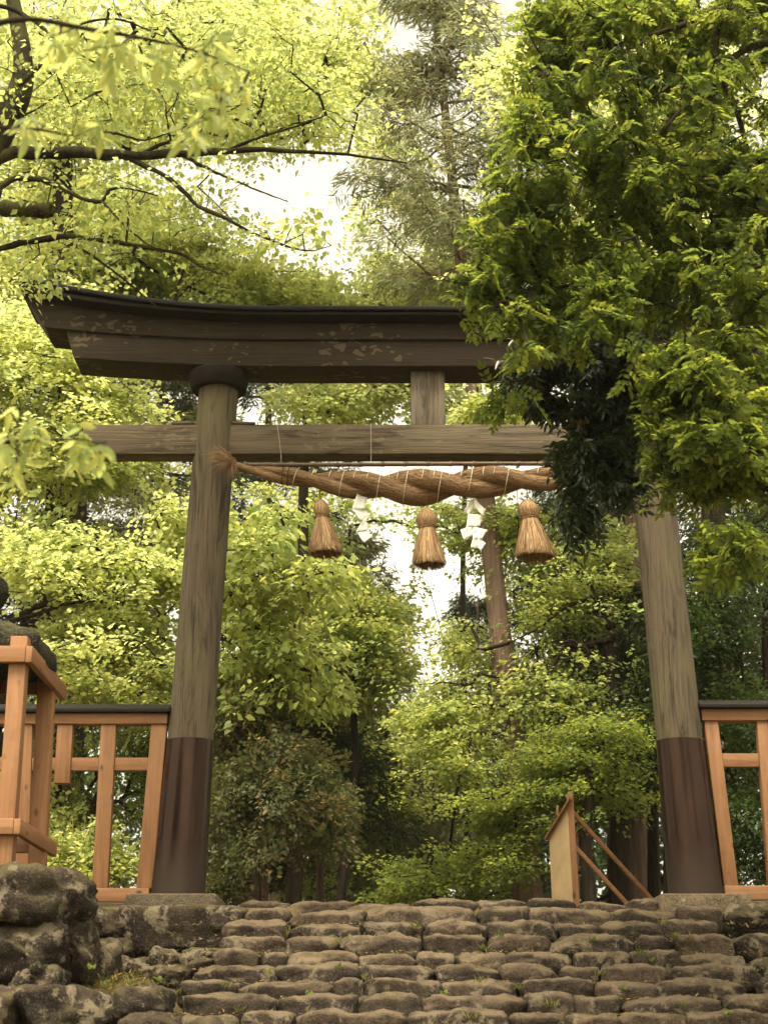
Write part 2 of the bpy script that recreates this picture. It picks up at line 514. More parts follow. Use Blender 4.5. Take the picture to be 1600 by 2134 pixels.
def soil_mat():
    m, nt, out = newmat('forest_floor')
    v = mapping(nt, (1, 1, 1))
    a = noise(nt, v, 6.0, 9, .7); b = noise(nt, v, 1.3, 6, .6)
    col = ramp(nt, a, [(.3, (.040, .028, .016)), (.55, (.125, .088, .048)), (.75, (.21, .155, .085))])
    col = mixc(nt, ramp(nt, b, [(.45, g(0)), (.6, g(.7))]), col, (.13, .115, .035))
    finish(nt, out, col, .95, a, .05, spec=.1); return m
M['floor'] = soil_mat()
tag(obj('ground', np.stack([GX.ravel(), GY.ravel(), GZ.ravel()], 1), np.stack([ii, ii + 1, ii + nx + 1, ii + nx], 1), 'floor', None, True), kind='structure')

steps = bpy.data.objects.new('stone_steps', None); coll.objects.link(steps); tag(steps, kind='structure')
ROWS = [  # y of the upper edge, x ranges of the stones as surveyed
    (1877, [(495, 603), (607, 742), (744, 858), (862, 992), (995, 1098), (1101, 1197), (1199, 1308), (1311, 1376)]),
    (1893, [(440, 506), (508, 603), (605, 762), (765, 990), (993, 1099), (1101, 1272), (1276, 1413), (1415, 1505)]),
    (1921, [(464, 598), (605, 756), (758, 876), (879, 1012), (1022, 1166), (1171, 1248), (1257, 1380), (1383, 1500)]),
    (1950, [(459, 586), (589, 700), (704, 880), (884, 1014), (1019, 1150), (1156, 1327), (1331, 1402), (1405, 1532)]),
    (1984, [(440, 542), (546, 597), (600, 744), (747, 867), (870, 950), (953, 1050), (1054, 1195), (1202, 1316), (1320, 1420), (1423, 1556)]),
    (2011, [(404, 568), (571, 746), (758, 904), (907, 1040), (1045, 1170), (1174, 1252), (1256, 1392), (1396, 1585)]),
    (2043, [(372, 488), (493, 692), (696, 757), (760, 916), (919, 1083), (1091, 1241), (1244, 1366), (1369, 1556)]),
    (2074, [(378, 573), (578, 744), (748, 876), (880, 1096), (1099, 1196), (1198, 1298), (1301, 1516), (1520, 1660)]),
    (2110, [(366, 502), (505, 612), (618, 838), (843, 1062), (1068, 1182), (1186, 1290), (1294, 1440), (1444, 1650)]),
]
STEP_Y = []
rs = random.Random(11)
TREAD = .33
for k, (yt, xs) in enumerate(ROWS):
    Yk = 15.72 - TREAD * k + (.10 if k == 0 else 0)
    nxt = ROWS[k + 1][0] if k + 1 < len(ROWS) else yt + 38
    for (a, b) in xs:
        y0 = yt + rs.uniform(-5, 5)
        A, B = P(a, y0, Yk), P(b, y0, Yk)
        top = float(A[2]); bot = float(P(a, nxt + 14, Yk)[2]) - .05
        w = B[0] - A[0]; d = rs.uniform(.42, .55); h = top - bot
        fy = Yk + rs.uniform(-.03, .05)
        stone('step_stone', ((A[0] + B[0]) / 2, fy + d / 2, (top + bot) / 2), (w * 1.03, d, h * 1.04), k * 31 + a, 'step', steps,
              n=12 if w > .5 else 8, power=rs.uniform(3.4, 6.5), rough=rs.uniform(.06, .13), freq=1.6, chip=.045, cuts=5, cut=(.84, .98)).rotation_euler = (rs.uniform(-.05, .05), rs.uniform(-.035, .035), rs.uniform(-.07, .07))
    STEP_Y.append((Yk, float(P(800, yt, Yk)[2])))
# lower courses below the picture, down to the path
zt, Yk = STEP_Y[-1][1], STEP_Y[-1][0]
k = 0
while zt > .35:
    zt -= .152; Yk -= TREAD; k += 1
    x = -1.72 + rs.uniform(-.1, .1)
    while x < 3.6:
        w = rs.uniform(.5, .95); d = .5
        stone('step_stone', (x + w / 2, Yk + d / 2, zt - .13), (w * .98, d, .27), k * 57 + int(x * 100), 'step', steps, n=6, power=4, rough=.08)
        x += w + .02

# dry-laid wall of boulders left of the steps: (x0, x1, y0, y1, distance, depth, power)
wall_l = thing('boulder_wall', (-2.6, 13.5, EYE + .4), 'rough dry stone wall of lichen spotted boulders left of the steps', 'wall')
for i, (x0, x1, y0, y1, Yc, d, pw) in enumerate([
    (-95, 152, 1802, 1924, 12.25, 1.3, 3.2), (-55, 126, 1905, 2052, 12.2, 1.3, 3.0), (108, 184, 1920, 2044, 12.6, .9, 3.0), (150, 240, 1962, 2052, 13.8, .8, 3.0), (80, 172, 1838, 1940, 12.9, .9, 3.0),
    (18, 128, 2008, 2075, 12.2, .6, 2.6), (-160, 10, 1900, 2060, 12.8, 1.0, 2.8), (95, 165, 1850, 1935, 13.0, .8, 2.6),
    (150, 262, 1896, 1960, 15.35, .8, 3.2), (245, 512, 1893, 1992, 15.50, .7, 12.0), (170, 268, 1956, 2006, 15.1, .7, 3.6),
    (208, 335, 1992, 2052, 14.7, .8, 3.0), (305, 372, 1978, 2046, 14.85, .6, 3.0), (362, 470, 1982, 2040, 14.9, .6, 3.0),
    (325, 395, 2018, 2056, 14.3, .5, 3.2), (165, 215, 2012, 2052, 14.4, .5, 2.8), (120, 180, 1990, 2050, 13.8, .7, 3.0),
    (395, 455, 2000, 2040, 14.5, .5, 3.0)]):
    A, B, C = P(x0, y0, Yc), P(x1, y0, Yc), P(x0, y1, Yc)
    o = stone('boulder', ((A[0] + B[0]) / 2, Yc + d / 2 - .1, (A[2] + C[2]) / 2), ((B[0] - A[0]) * (1.06 if pw < 4.5 else 1), d, (A[2] - C[2]) * 1.10), 400 + i * 13, 'boulder', wall_l,
              n=12, power=pw, rough=.13 if pw < 4.5 else .06, freq=2.3, chip=.06 if pw < 4.5 else .02, cuts=6 if pw < 4.5 else 3, cut=(.76, .94))
for i, (x0, x1, y0, y1, Yc, d, pw, lab) in enumerate([
    (20, 240, 2056, 2172, 11.35, .9, 3.4, 'wide lichen crusted boulder at the lower left corner'),
    (228, 358, 2052, 2135, 11.5, .7, 2.6, 'rounded mossy boulder beside the lowest steps'),
    (-90, 36, 2058, 2150, 11.5, .8, 3.2, 'dark boulder cut off by the left edge at the bottom'),
    (240, 370, 2112, 2190, 11.1, .6, 3.0, 'low boulder at the bottom edge in front of the mossy one')]):
    A, B, C = P(x0, y0, Yc), P(x1, y0, Yc), P(x0, y1, Yc)
    o = stone('boulder', ((A[0] + B[0]) / 2, Yc + d / 2 - .1, (A[2] + C[2]) / 2), (B[0] - A[0], d, (A[2] - C[2]) * 1.05), 700 + i * 13, 'boulder', None,
              n=12, power=pw, rough=.12, freq=1.8, chip=.05, cuts=6, cut=(.76, .94))
    tag(o, lab, 'boulder')
wall_r = thing('boulder_wall', (3.8, 15.2, TERR - .5), 'stack of rounded boulders at the right end of the steps', 'wall')
for i, (x0, x1, y0, y1, Yc, d, pw) in enumerate([
    (1500, 1650, 1880, 1965, 15.4, .8, 2.7), (1535, 1680, 1950, 2010, 14.9, .8, 2.8), (1560, 1700, 1995, 2062, 14.4, .8, 2.8), (1600, 1760, 2040, 2120, 13.8, .8, 2.8), (1640, 1800, 1890, 1990, 15.5, .8, 3)]):
    A, B, C = P(x0, y0, Yc), P(x1, y0, Yc), P(x0, y1, Yc)
    stone('boulder', ((A[0] + B[0]) / 2, Yc + d / 2 - .1, (A[2] + C[2]) / 2), (B[0] - A[0], d, (A[2] - C[2]) * 1.08), 800 + i * 13, 'boulder', wall_r,
          n=12, power=pw, rough=.11, freq=1.6, chip=.04, cuts=6, cut=(.74, .95))

# ------------------------------------------------------------------ the gate
XL0, XL1 = float(P(370, 1875, YT)[0]), float(P(457, 800, YT)[0])
XR0 = float(P(1450, 1870, YT)[0])
ZTOP = float(P(457, 800, YT)[2])                # where the pillar meets its collar
XR1 = XR0 - .0475 * (ZTOP - TERR)
GC = (XL1 + XR1) / 2
torii = thing('torii_gate', (GC, YT, TERR), 'tall weathered wooden torii gate standing at the top of the stone steps', 'gate')
ZS = float(P(380, 1545, YT)[2])                 # top of the bronze sleeve
for (xa, xb) in ((XL0, XL1), (XR0, XR1)):
    def cx(z): return xa + (xb - xa) * (z - TERR) / (ZTOP - TERR)
    zs = np.linspace(ZS - .3, ZTOP + .45, 40); n = 40
    v = []; f = []
    for k, z in enumerate(zs):
        r = .228 + (.208 - .228) * (z - ZS) / (ZTOP - ZS)
        for i in range(n):
            th = i / n * 2 * math.pi
            rr_ = r * (1 + .010 * mnoise.noise(Vector((math.cos(th) * 2, math.sin(th) * 2, z * .7 + xa))))
            v.append((cx(z) + rr_ * math.cos(th), YT + rr_ * math.sin(th), z))
    for k in range(len(zs) - 1):
        for i in range(n):
            j = (i + 1) % n; f.append([k * n + i, k * n + j, (k + 1) * n + j, (k + 1) * n + i])
    f.append([(len(zs) - 1) * n + i for i in range(n)])
    pil = obj('pillar', v, f, 'pillar', torii, True)
    # bronze sleeve: four sheet rings, each lapped over the one below
    ys = [1545, 1622, 1702, 1800, 1882]
    for q in range(4):
        z1, z0 = float(P(380, ys[q], YT)[2]), float(P(380, ys[q + 1], YT)[2])
        if q == 3: z0 = TERR + .06
        r1 = .236 + .028 * q / 4; r0 = .236 + .028 * (q + 1) / 4
        v, f = [], []
        zz_ = np.linspace(z1, z0, 8); prof = [(r1 + (r0 - .0005 - r1) * q_ / 7, zq) for q_, zq in enumerate(zz_)]
        for (r, z) in prof: v += [(cx(z) + r * math.cos(i / 48 * 2 * math.pi), YT + r * math.sin(i / 48 * 2 * math.pi), z) for i in range(48)]
        for k in range(len(prof) - 1):
            for i in range(48):
                j = (i + 1) % 48; f.append([k * 48 + i, (k + 1) * 48 + i, (k + 1) * 48 + j, k * 48 + j][::-1])
        obj('sleeve_ring', v, f, 'bronze', pil, True)
    # collar under the lintel
    zc1 = float(P(700, 763, YT - .24)[2]) - .004; zc0 = zc1 - .185
    v, f = lathe((cx(zc0), YT), [(.20, zc0), (.285, zc0), (.297, zc0 + .012), (.322, zc1 - .05), (.325, zc1 - .012), (.312, zc1), (.2, zc1)], 40)
    o = obj('collar', v, f, 'collar', torii, True)
    md = o.modifiers.new('edge', 'EDGE_SPLIT'); md.split_angle = R(40)
    # base slab
    x0, x1 = cx(TERR) - .44, cx(TERR) + .44
    MB().hexa([(x0, YT - .52, TERR - .16), (x1, YT - .52, TERR - .16), (x1, YT + .5, TERR - .16), (x0, YT + .5, TERR - .16)],
              [(x0 + .02, YT - .5, TERR + .055), (x1 - .02, YT - .5, TERR + .055), (x1 - .02, YT + .48, TERR + .055), (x0 + .02, YT + .48, TERR + .055)]).build('base_slab', 'plinth', torii, bevel=.015)

# tie beam (nuki) through the pillars
NY = YT - .125
zn1, zn0 = float(P(900, 884, NY)[2]), float(P(900, 946, NY)[2])
xn0 = float(P(172, 920, NY)[0]); xn1 = 2 * GC - xn0
MB().box(xn0, xn1, NY, YT + .125, zn0, zn1).build('tie_beam', 'beam', torii, bevel=.012)
for xp, s in ((XL1, -1), (XL1, 1), (XR1, -1), (XR1, 1)):      # wedges on the beam, tight against the pillars
    xw = xp + (-.012 if xp == XL1 else .012) * 3 + s * .2
    MB().hexa([(xw, NY - .004, zn1 + .003), (xw + s * .24, NY - .004, zn1 + .003), (xw + s * .24, YT + .12, zn1 + .003), (xw, YT + .12, zn1 + .003)],
              [(xw, NY - .004, zn1 + .036), (xw + s * .24, NY - .004, zn1 + .024), (xw + s * .24, YT + .12, zn1 + .024), (xw, YT + .12, zn1 + .036)]).build('wedge', 'beam', torii)
# strut between tie beam and lintel
SY = YT - .10
za = float(P(890, 884, SY)[2]); zb = float(P(890, 768, SY)[2])
xa0, xa1 = float(P(856, 830, SY)[0]), float(P(927, 830, SY)[0])
MB().box(xa0, xa1, SY, YT + .10, zn1 + .002, zb + .12).build('centre_strut', 'strut', torii, bevel=.008)

# lintel: lower beam (shimaki), upper beam (kasagi) and its metal roof, all with upturned ends
FY = YT - .24
def zat(y, Y): return float(P(700, y, Y)[2])
zsh0, zsh1 = zat(763, FY), zat(710.5, FY)
zka0, zka1 = zsh1 + .003, zat(672, FY - .04)
zro0, zro1 = zka1 + .003, zat(648, FY - .22)
XTIP = GC - float(P(38, 598, FY - .22)[0])
def sori(t, amt): return amt * np.clip((abs(t) - .38) / .62, 0, 1) ** 1.9
def sweep(name, half0, half1, sec, amt0, amt1, mat, n=64):
    """sec: closed outline [(y, z, level 0..1)]; the ends slant outward from half0 (level 0) to half1 (level 1)"""
    v = []; f = []; m = len(sec)
    ts = np.linspace(-1, 1, n)
    for t in ts:
        for (y, z, lv) in sec:
            x = GC + t * (half0 + (half1 - half0) * lv)
            v.append((x, y, z + sori(t * (half0 + (half1 - half0) * lv) / half1, amt0 + (amt1 - amt0) * lv)))
    for k in range(n - 1):
        for i in range(m):
            j = (i + 1) % m; f.append([k * m + i, k * m + j, (k + 1) * m + j, (k + 1) * m + i])
    f.append(list(range(m))[::-1]); f.append([(n - 1) * m + i for i in range(m)])
    f = [q[::-1] for q in f]
    o = obj(name, v, f, mat, torii)
    b = o.modifiers.new('bevel', 'BEVEL'); b.width = .008; b.segments = 2; b.limit_method = 'ANGLE'; b.angle_limit = R(45)
    return o
BK = YT + .24
xs0 = GC - float(P(153, 770, FY)[0]); xs1 = GC - float(P(135, 705, FY)[0])
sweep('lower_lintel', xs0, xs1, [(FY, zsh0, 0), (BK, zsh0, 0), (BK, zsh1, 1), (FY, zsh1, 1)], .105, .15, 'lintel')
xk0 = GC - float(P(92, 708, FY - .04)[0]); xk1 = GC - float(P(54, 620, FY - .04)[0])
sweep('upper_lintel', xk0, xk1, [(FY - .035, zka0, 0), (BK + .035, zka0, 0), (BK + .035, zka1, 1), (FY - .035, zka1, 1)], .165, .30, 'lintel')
# roof: eave board, then the sheet-metal ridge
e0, e1 = FY - .23, BK + .23
sweep('roof_board', xk1 + .02, xk1 + .06, [(e0 + .03, zro0 + .012, 0), (FY - .06, zro0, 0), (BK + .06, zro0, 0), (e1 - .03, zro0 + .012, 0), (e1 - .03, zro0 + .05, 1), (e0 + .03, zro0 + .05, 1)], .303, .33, 'collar')
zr = zro0 + .053
sweep('roof_sheet', xk1 + .02, XTIP, [(e0, zr, .85), (e1, zr, .85), (e1, zr + .05, 1), (YT, zr + .26, 1), (e0, zr + .05, 1)], .33, .36, 'roof_metal')

# ------------------------------------------------------------------ bamboo pole, rope, tassels, paper streamers
RY = YT - .27
bam = thing('bamboo_pole', P(900, 968, RY), 'thin brown bamboo pole tied under the tie beam above the rope', 'pole')
xb0, xb1 = float(P(512, 969, RY)[0]), float(P(1300, 967, RY)[0]); zbm = float(P(900, 967.5, RY)[2])
pts, rad = [], []
x = xb0; seg = .235
ks = 0
while x < xb1:
    for dx, r in ((0, .025), (.008, .031), (.016, .025), (.03, .0225), (seg - .03, .0225), (seg - .008, .025)):
        pts.append((x + dx, RY, zbm + .006 * math.sin(x * 1.3))); rad.append(r)
    x += seg
v, f = tube_vf(pts, rad, 10); obj('cane', v, f, 'bamboo', bam, True)

rope = thing('straw_rope', P(880, 1016, RY), 'thick twisted straw rope hanging between the pillars under the bamboo pole', 'rope')
prof = np.array([(478, 965, 13), (505, 975, 23), (545, 983, 28), (600, 993, 35), (700, 1007, 51), (800, 1014, 67), (875, 1016, 75), (950, 1010, 67), (1050, 1002, 61), (1125, 999, 52), (1200, 990, 41), (1270, 977, 28), (1320, 966, 15)], float)
cur = spline(prof, 220)
ctr = P(cur[:, 0], cur[:, 1], RY); diam = cur[:, 2] * np.array([pxm(1000, RY)] * len(cur))
arc = np.concatenate([[0], np.cumsum(np.linalg.norm(np.diff(ctr, axis=0), axis=1))])
t_, a_, b_ = frames(ctr)
up_ = np.tile([0, 0, 1.0], (len(ctr), 1)); up_ -= t_ * (up_ * t_).sum(1)[:, None]; up_ /= np.linalg.norm(up_, axis=1)[:, None]
fr_ = np.cross(up_, t_)                     # towards the back
if fr_[0][1] > 0: fr_ = -fr_                # towards the viewer
rngr = np.random.default_rng(3)
strand_ctr = []
for s in range(2):
    ph = arc / 1.42 * 2 * math.pi + math.pi * s + 1.0
    off = (np.cos(ph)[:, None] * up_ + np.sin(ph)[:, None] * fr_) * (diam * .225)[:, None]
    sc_ = ctr + off; strand_ctr.append((sc_, diam * .285))
    n = 20; v = []
    tt, aa, bb = frames(sc_)
    for k in range(len(sc_)):
        for i in range(n):
            th = i / n * 2 * math.pi
            d = aa[k] * math.cos(th) + bb[k] * math.sin(th)
            lump = 1 + .11 * mnoise.noise(Vector((arc[k] * 9, th * 2.2, s * 9.0))) + .05 * mnoise.noise(Vector((arc[k] * 30, th * 6, s * 5.0)))
            v.append(sc_[k] + d * diam[k] * .285 * lump)
    f = [[k * n + i, k * n + (i + 1) % n, (k + 1) * n + (i + 1) % n, (k + 1) * n + i] for k in range(len(sc_) - 1) for i in range(n)]
    rnd = rngr.uniform(.1, .6, len(v))
    core = obj('strand', v, f, 'rope', rope, True, {'rnd': rnd})
    # straw stalks lying along the strand, a little loose
    m = 5200
    k0 = rngr.integers(2, len(sc_) - 16, m); ln = rngr.integers(6, 15, m); th0 = rngr.uniform(0, 2 * math.pi, m); drift = rngr.normal(0, .9, m)
    lift0 = rngr.uniform(1.0, 1.05, m); lift1 = 1.0 + np.abs(rngr.normal(0, .09, m)); fly = rngr.random(m) < .11
    V = []; Fq = []; RN = []
    for q in range(m):
        kk = np.linspace(k0[q], min(k0[q] + ln[q], len(sc_) - 1), 4)
        ki = kk.astype(int); tt_ = np.linspace(0, 1, 4)
        th = th0[q] + drift[q] * tt_
        d = aa[ki] * np.cos(th)[:, None] + bb[ki] * np.sin(th)[:, None]
        sd = -aa[ki] * np.sin(th)[:, None] + bb[ki] * np.cos(th)[:, None]
        li = lift0[q] + (lift1[q] - lift0[q]) * tt_ + (fly[q] * .35 * tt_ ** 2)
        c = sc_[ki] + d * (diam[ki] * .285 * li)[:, None]
        w = .0028 * np.array([.8, 1, .9, .3])
        b0 = len(V)
        for e in range(4):
            V.append(c[e] - sd[e] * w[e]); V.append(c[e] + sd[e] * w[e])
        for e in range(3): Fq.append([b0 + 2 * e, b0 + 2 * e + 1, b0 + 2 * e + 3, b0 + 2 * e + 2])
        RN += [rngr.uniform(0, 1)] * 8
    tag(obj('loose_straw', V, np.array(Fq), 'rope', core, False, {'rnd': RN}), kind='stuff')
# frayed tuft of the rope's end, spread on the left pillar
V = []; Fq = []; RN = []
base = P(487, 966, RY - .03)
for q in range(420):
    tx, ty = rngr.normal(449, 11), rngr.normal(950, 8)
    if q % 2: tx, ty = rngr.normal(474, 9), rngr.normal(984, 14)
    if q % 5 == 0: tx, ty = rngr.normal(456, 12), rngr.normal(968, 11)
    end = P(tx, ty, RY - .06 + rngr.normal(0, .025))
    mid = (base + end) / 2 + np.array([0, -.04, .05 * rngr.uniform(.2, 1.2)])
    b = base + rngr.normal(0, .018, 3)
    c = np.array([b, (b + 2 * mid) / 3, (2 * mid + end) / 3, end]); b0 = len(V)
    for e in range(4):
        w = .003 * (1, 1, .8, .25)[e]
        V.append(c[e] - [w * .5, 0, w]); V.append(c[e] + [w * .5, 0, w])
    for e in range(3): Fq.append([b0 + 2 * e, b0 + 2 * e + 1, b0 + 2 * e + 3, b0 + 2 * e + 2])
    RN += [rngr.uniform(0, .8)] * 8
tag(obj('frayed_end', V, np.array(Fq), 'rope', rope, False, {'rnd': RN}), kind='stuff')
# bindings: pale straw cords wound round rope and pole
def rope_at(px):
    i = int(np.argmin(np.abs(cur[:, 0] - px))); return ctr[i], diam[i]
for q, px in enumerate([620, 655, 690, 716, 742, 768, 795, 812, 828, 850, 880, 906, 921, 938, 962, 985, 1006, 1030, 1060, 1092, 1120]):
    c, d = rope_at(px)
    th = np.linspace(-.2, math.pi * 1.05, 14)
    pts = [(c[0] + .03 * math.cos(w) - .02, c[1] - d * .53 * math.sin(w), c[2] + d * .51 * math.cos(w)) for w in th]
    if q % 3: pts = pts[:7]
    v, f = tube_vf(pts, .0032, 5); obj('binding_cord', v, f, 'thread', rope, True)
for px in (584, 775):                     # suspension threads over the tie beam
    c, d = rope_at(px); zt_ = zn1 + .012; yf = NY - .006
    dx = .06 if px == 584 else .004
    pts = [(c[0], c[1], c[2] + d * .4), (c[0], c[1], zbm), (c[0] - dx * .2, yf, zn0 - .01), (c[0] - dx * .6, yf, (zn0 + zn1) / 2), (c[0] - dx, yf, zn1 + .004), (c[0] - dx, YT, zt_)]
    v, f = tube_vf(pts, .0015, 5); obj('hanging_thread', v, f, 'thread', rope, True)
for px in (590, 601):
    c, d = rope_at(px); th = np.linspace(0, 2 * math.pi, 20)
    v, f = tube_vf([(c[0] + .01 * math.sin(w), c[1] + d * .56 * math.cos(w), c[2] + d * .56 * math.sin(w)) for w in th], .0045, 6); obj('binding_cord', v, f, 'tassel_dark', rope, True)

def tassel(xh, yh0, yt, xb, yb, wb, wh, label, seed):
    Yt = RY
    hd = P(xh, yh0, Yt); tie = P(xh + (xb - xh) * .3, yt, Yt); bt = P(xb, yb, Yt)
    root = thing('straw_tassel', hd, label, 'tassel', 'straw tassels hanging from the rope')
    s = pxm(yt, Yt); rh = wh * s / 2; rb = wb * s / 2
    rg = np.random.default_rng(seed)
    def axis(z):                                 # centre line
        if z > tie[2]: q = (z - tie[2]) / (hd[2] - tie[2]); return tie + (hd - tie) * q
        q = (tie[2] - z) / (tie[2] - bt[2]); return tie + (bt - tie) * q
    zs = np.linspace(0, 1, 12); V = []; n = 24
    for q in zs:                                 # head
        z = hd[2] + (tie[2] - hd[2]) * q; r = rh * (math.sin(min(1, q * 1.25 + .12) * math.pi / 2) ** .7) * (1 - .30 * max(0, (q - .62) / .38) ** 1.4)
        if q == 0: r = rh * .25
        for i in range(n):
            th = i / n * 2 * math.pi; V.append(axis(z) + np.array([r * math.cos(th), r * math.sin(th), 0]) * (1 + .05 * rg.normal()))
    f = [[k * n + (i + 1) % n, k * n + i, (k + 1) * n + i, (k + 1) * n + (i + 1) % n] for k in range(11) for i in range(n)]; f.append(list(range(n)))
    obj('head', V, f, 'tassel', root, True, {'rnd': rg.uniform(.2, .7, len(V))})
    # skirt core
    V = []
    for q in np.linspace(0, 1, 8):
        z = tie[2] + (bt[2] - tie[2]) * q * .93; r = rh * .66 + (rb * .93 - rh * .66) * q ** .85
        for i in range(n): th = i / n * 2 * math.pi; V.append(axis(z) + np.array([r * math.cos(th), r * math.sin(th), 0]))
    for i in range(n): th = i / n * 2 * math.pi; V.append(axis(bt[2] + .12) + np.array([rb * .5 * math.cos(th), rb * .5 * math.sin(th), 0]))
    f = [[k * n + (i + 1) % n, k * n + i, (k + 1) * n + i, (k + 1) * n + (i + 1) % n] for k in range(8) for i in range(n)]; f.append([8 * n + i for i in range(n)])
    obj('skirt_core', V[:8 * n], f[:7 * n], 'tassel', root, True, {'rnd': rg.uniform(.05, .35, 8 * n)}); obj('skirt_hollow', V[7 * n:], [[i - 7 * n for i in q] for q in f[7 * n:]], 'tassel_dark', root, True)  # hollow: its inner shade is put into the dark straw colour
    V = []; Fq = []; RN = []
    def blade(c, sd, w):
        b0 = len(V); m = len(c)
        for e in range(m): V.append(c[e] - sd * w * (1 if e < m - 1 else .5)); V.append(c[e] + sd * w * (1 if e < m - 1 else .5))
        for e in range(m - 1): Fq.append([b0 + 2 * e, b0 + 2 * e + 1, b0 + 2 * e + 3, b0 + 2 * e + 2])
        RN.extend([rg.uniform(0, 1)] * (2 * m))
    for q in range(2600):
        th = rg.uniform(0, 2 * math.pi); dr = np.array([math.cos(th), math.sin(th), 0]); sd = np.array([-math.sin(th), math.cos(th), 0])
        dep = rg.uniform(.55, 1.0) ** .5; end = rg.uniform(.86, 1.05); jit = rg.normal(0, .12)
        c = []
        for w in (0, .35, .7, 1.0):
            ww = w * end; z = tie[2] + (bt[2] - tie[2]) * ww
            r = (rh * .70 + (rb - rh * .70) * ww ** .85) * dep * (1 + (.03 + .05 * w) * rg.normal())
            d2 = np.array([math.cos(th + jit * w), math.sin(th + jit * w), 0]); c.append(axis(z) + d2 * r)
        blade(c, sd, .0031)
    for q in range(800):                         # stalks folded over the head
        th = rg.uniform(0, 2 * math.pi); c = []
        for w in (.05, .3, .62, 1.0):
            z = hd[2] + (tie[2] - hd[2]) * w; r = rh * 1.02 * (math.sin(min(1, w * 1.25 + .12) * math.pi / 2) ** .7) * (1 - .30 * max(0, (w - .62) / .38) ** 1.4) * rg.uniform(.99, 1.06)
            t2 = th + .15 * w * rg.normal(); c.append(axis(z) + np.array([r * math.cos(t2), r * math.sin(t2), 0]))
        blade(c, np.array([-math.sin(th), math.cos(th), 0]), .0027)
    tag(obj('straw', V, np.array(Fq), 'tassel', root, False, {'rnd': RN}), kind='stuff')
    for e in range(2):
        zt2 = tie[2] - .008 + .016 * e; th = np.linspace(0, 2 * math.pi, 26)
        v, f = tube_vf([axis(zt2) + np.array([rh * .78 * math.cos(w), rh * .78 * math.sin(w), .012 * math.cos(w + e * 2)]) for w in th], .0065, 6); obj('tie_cord', v, f, 'cord', root, True)
    c, d = rope_at(xh)
    v, f = tube_vf([hd - [0, 0, .02], np.array([c[0], c[1], c[2] - d * .3])], .005, 5); obj('hanging_cord', v, f, 'cord', root, True)
tassel(668, 1041, 1077, 679, 1153, 74, 34, 'straw tassel nearest the left pillar, left of the single paper streamer', 21)
tassel(888, 1060, 1099, 894, 1177, 72, 44, 'middle straw tassel, lowest of the three', 22)
tassel(1098, 1042, 1080, 1116, 1160, 84, 46, 'straw tassel nearest the dark foliage, right of the double paper streamer', 23)

def streamer(x0, y0, strips, label):
    top = P(x0, y0, RY - .02)
    root = thing('paper_streamer', top, label, 'paper streamer', 'folded paper streamers hanging from the rope')
    for (quads, dy) in strips:
        for q in quads:
            Vs = [P(a, b, RY - .03 + dy + dd) for (a, b, dd) in q]
            nrm = np.cross(Vs[1] - Vs[0], Vs[3] - Vs[0]); nrm /= np.linalg.norm(nrm)
            # a sheet that curls a little: 4 x 4 grid
            g4 = []; m = 5
            for i in range(m):
                for j in range(m):
                    s_, t2 = i / (m - 1), j / (m - 1)
                    p = (1 - s_) * ((1 - t2) * Vs[0] + t2 * Vs[1]) + s_ * ((1 - t2) * Vs[3] + t2 * Vs[2])
                    g4.append(p + nrm * (.012 * math.sin(t2 * math.pi) + .008 * math.sin(s_ * math.pi)))
            f = [[i * m + j, i * m + j + 1, (i + 1) * m + j + 1, (i + 1) * m + j] for i in range(m - 1) for j in range(m - 1)]
            o = obj('paper_fold', g4, f, 'paper', root, True)
            sd = o.modifiers.new('thickness', 'SOLIDIFY'); sd.thickness = .0012
    c, d = rope_at(x0); v, f = tube_vf([top, np.array([c[0], c[1], c[2] - d * .3])], .002, 5); obj('hanging_thread', v, f, 'thread', root)
streamer(750, 1030, [([
    [(744, 1029, 0), (766, 1037, .02), (760, 1060, .0), (733, 1062, -.03)],
    [(736, 1063, -.03), (758, 1056, .02), (770, 1074, .02), (752, 1085, -.02)],
    [(758, 1080, .0), (768, 1092, .03), (767, 1103, .02), (741, 1110, -.03)],
    [(745, 1110, -.03), (763, 1104, .03), (776, 1117, .02), (759, 1131, -.02)]], 0)], 'single white folded paper streamer between the left and middle tassels')
streamer(988, 1036, [([
    [(988, 1036, 0), (1012, 1062, .03), (1006, 1075, .02), (988, 1052, -.02)],
    [(988, 1036, .02), (990, 1054, .03), (976, 1072, .0), (966, 1063, -.02)],
    [(975, 1070, 0), (1006, 1072, .03), (1000, 1096, .03), (972, 1098, -.02)],
    [(986, 1096, .02), (1015, 1104, .03), (1004, 1122, .02), (984, 1120, 0)],
    [(974, 1094, .0), (992, 1094, .02), (992, 1104, .02), (972, 1126, -.02)],
    [(972, 1094, -.03), (983, 1100, .0), (984, 1114, .0), (966, 1127, -.04)],
    [(959, 1104, -.03), (974, 1098, .0), (984, 1116, .01), (967, 1126, -.03)],
    [(986, 1118, .0), (1002, 1120, .03), (996, 1142, .02), (980, 1142, -.01)],
    [(998, 1118, .02), (1012, 1132, .03), (1002, 1147, .02), (990, 1136, 0)]], 0)], 'double white folded paper streamer between the middle and right tassels')

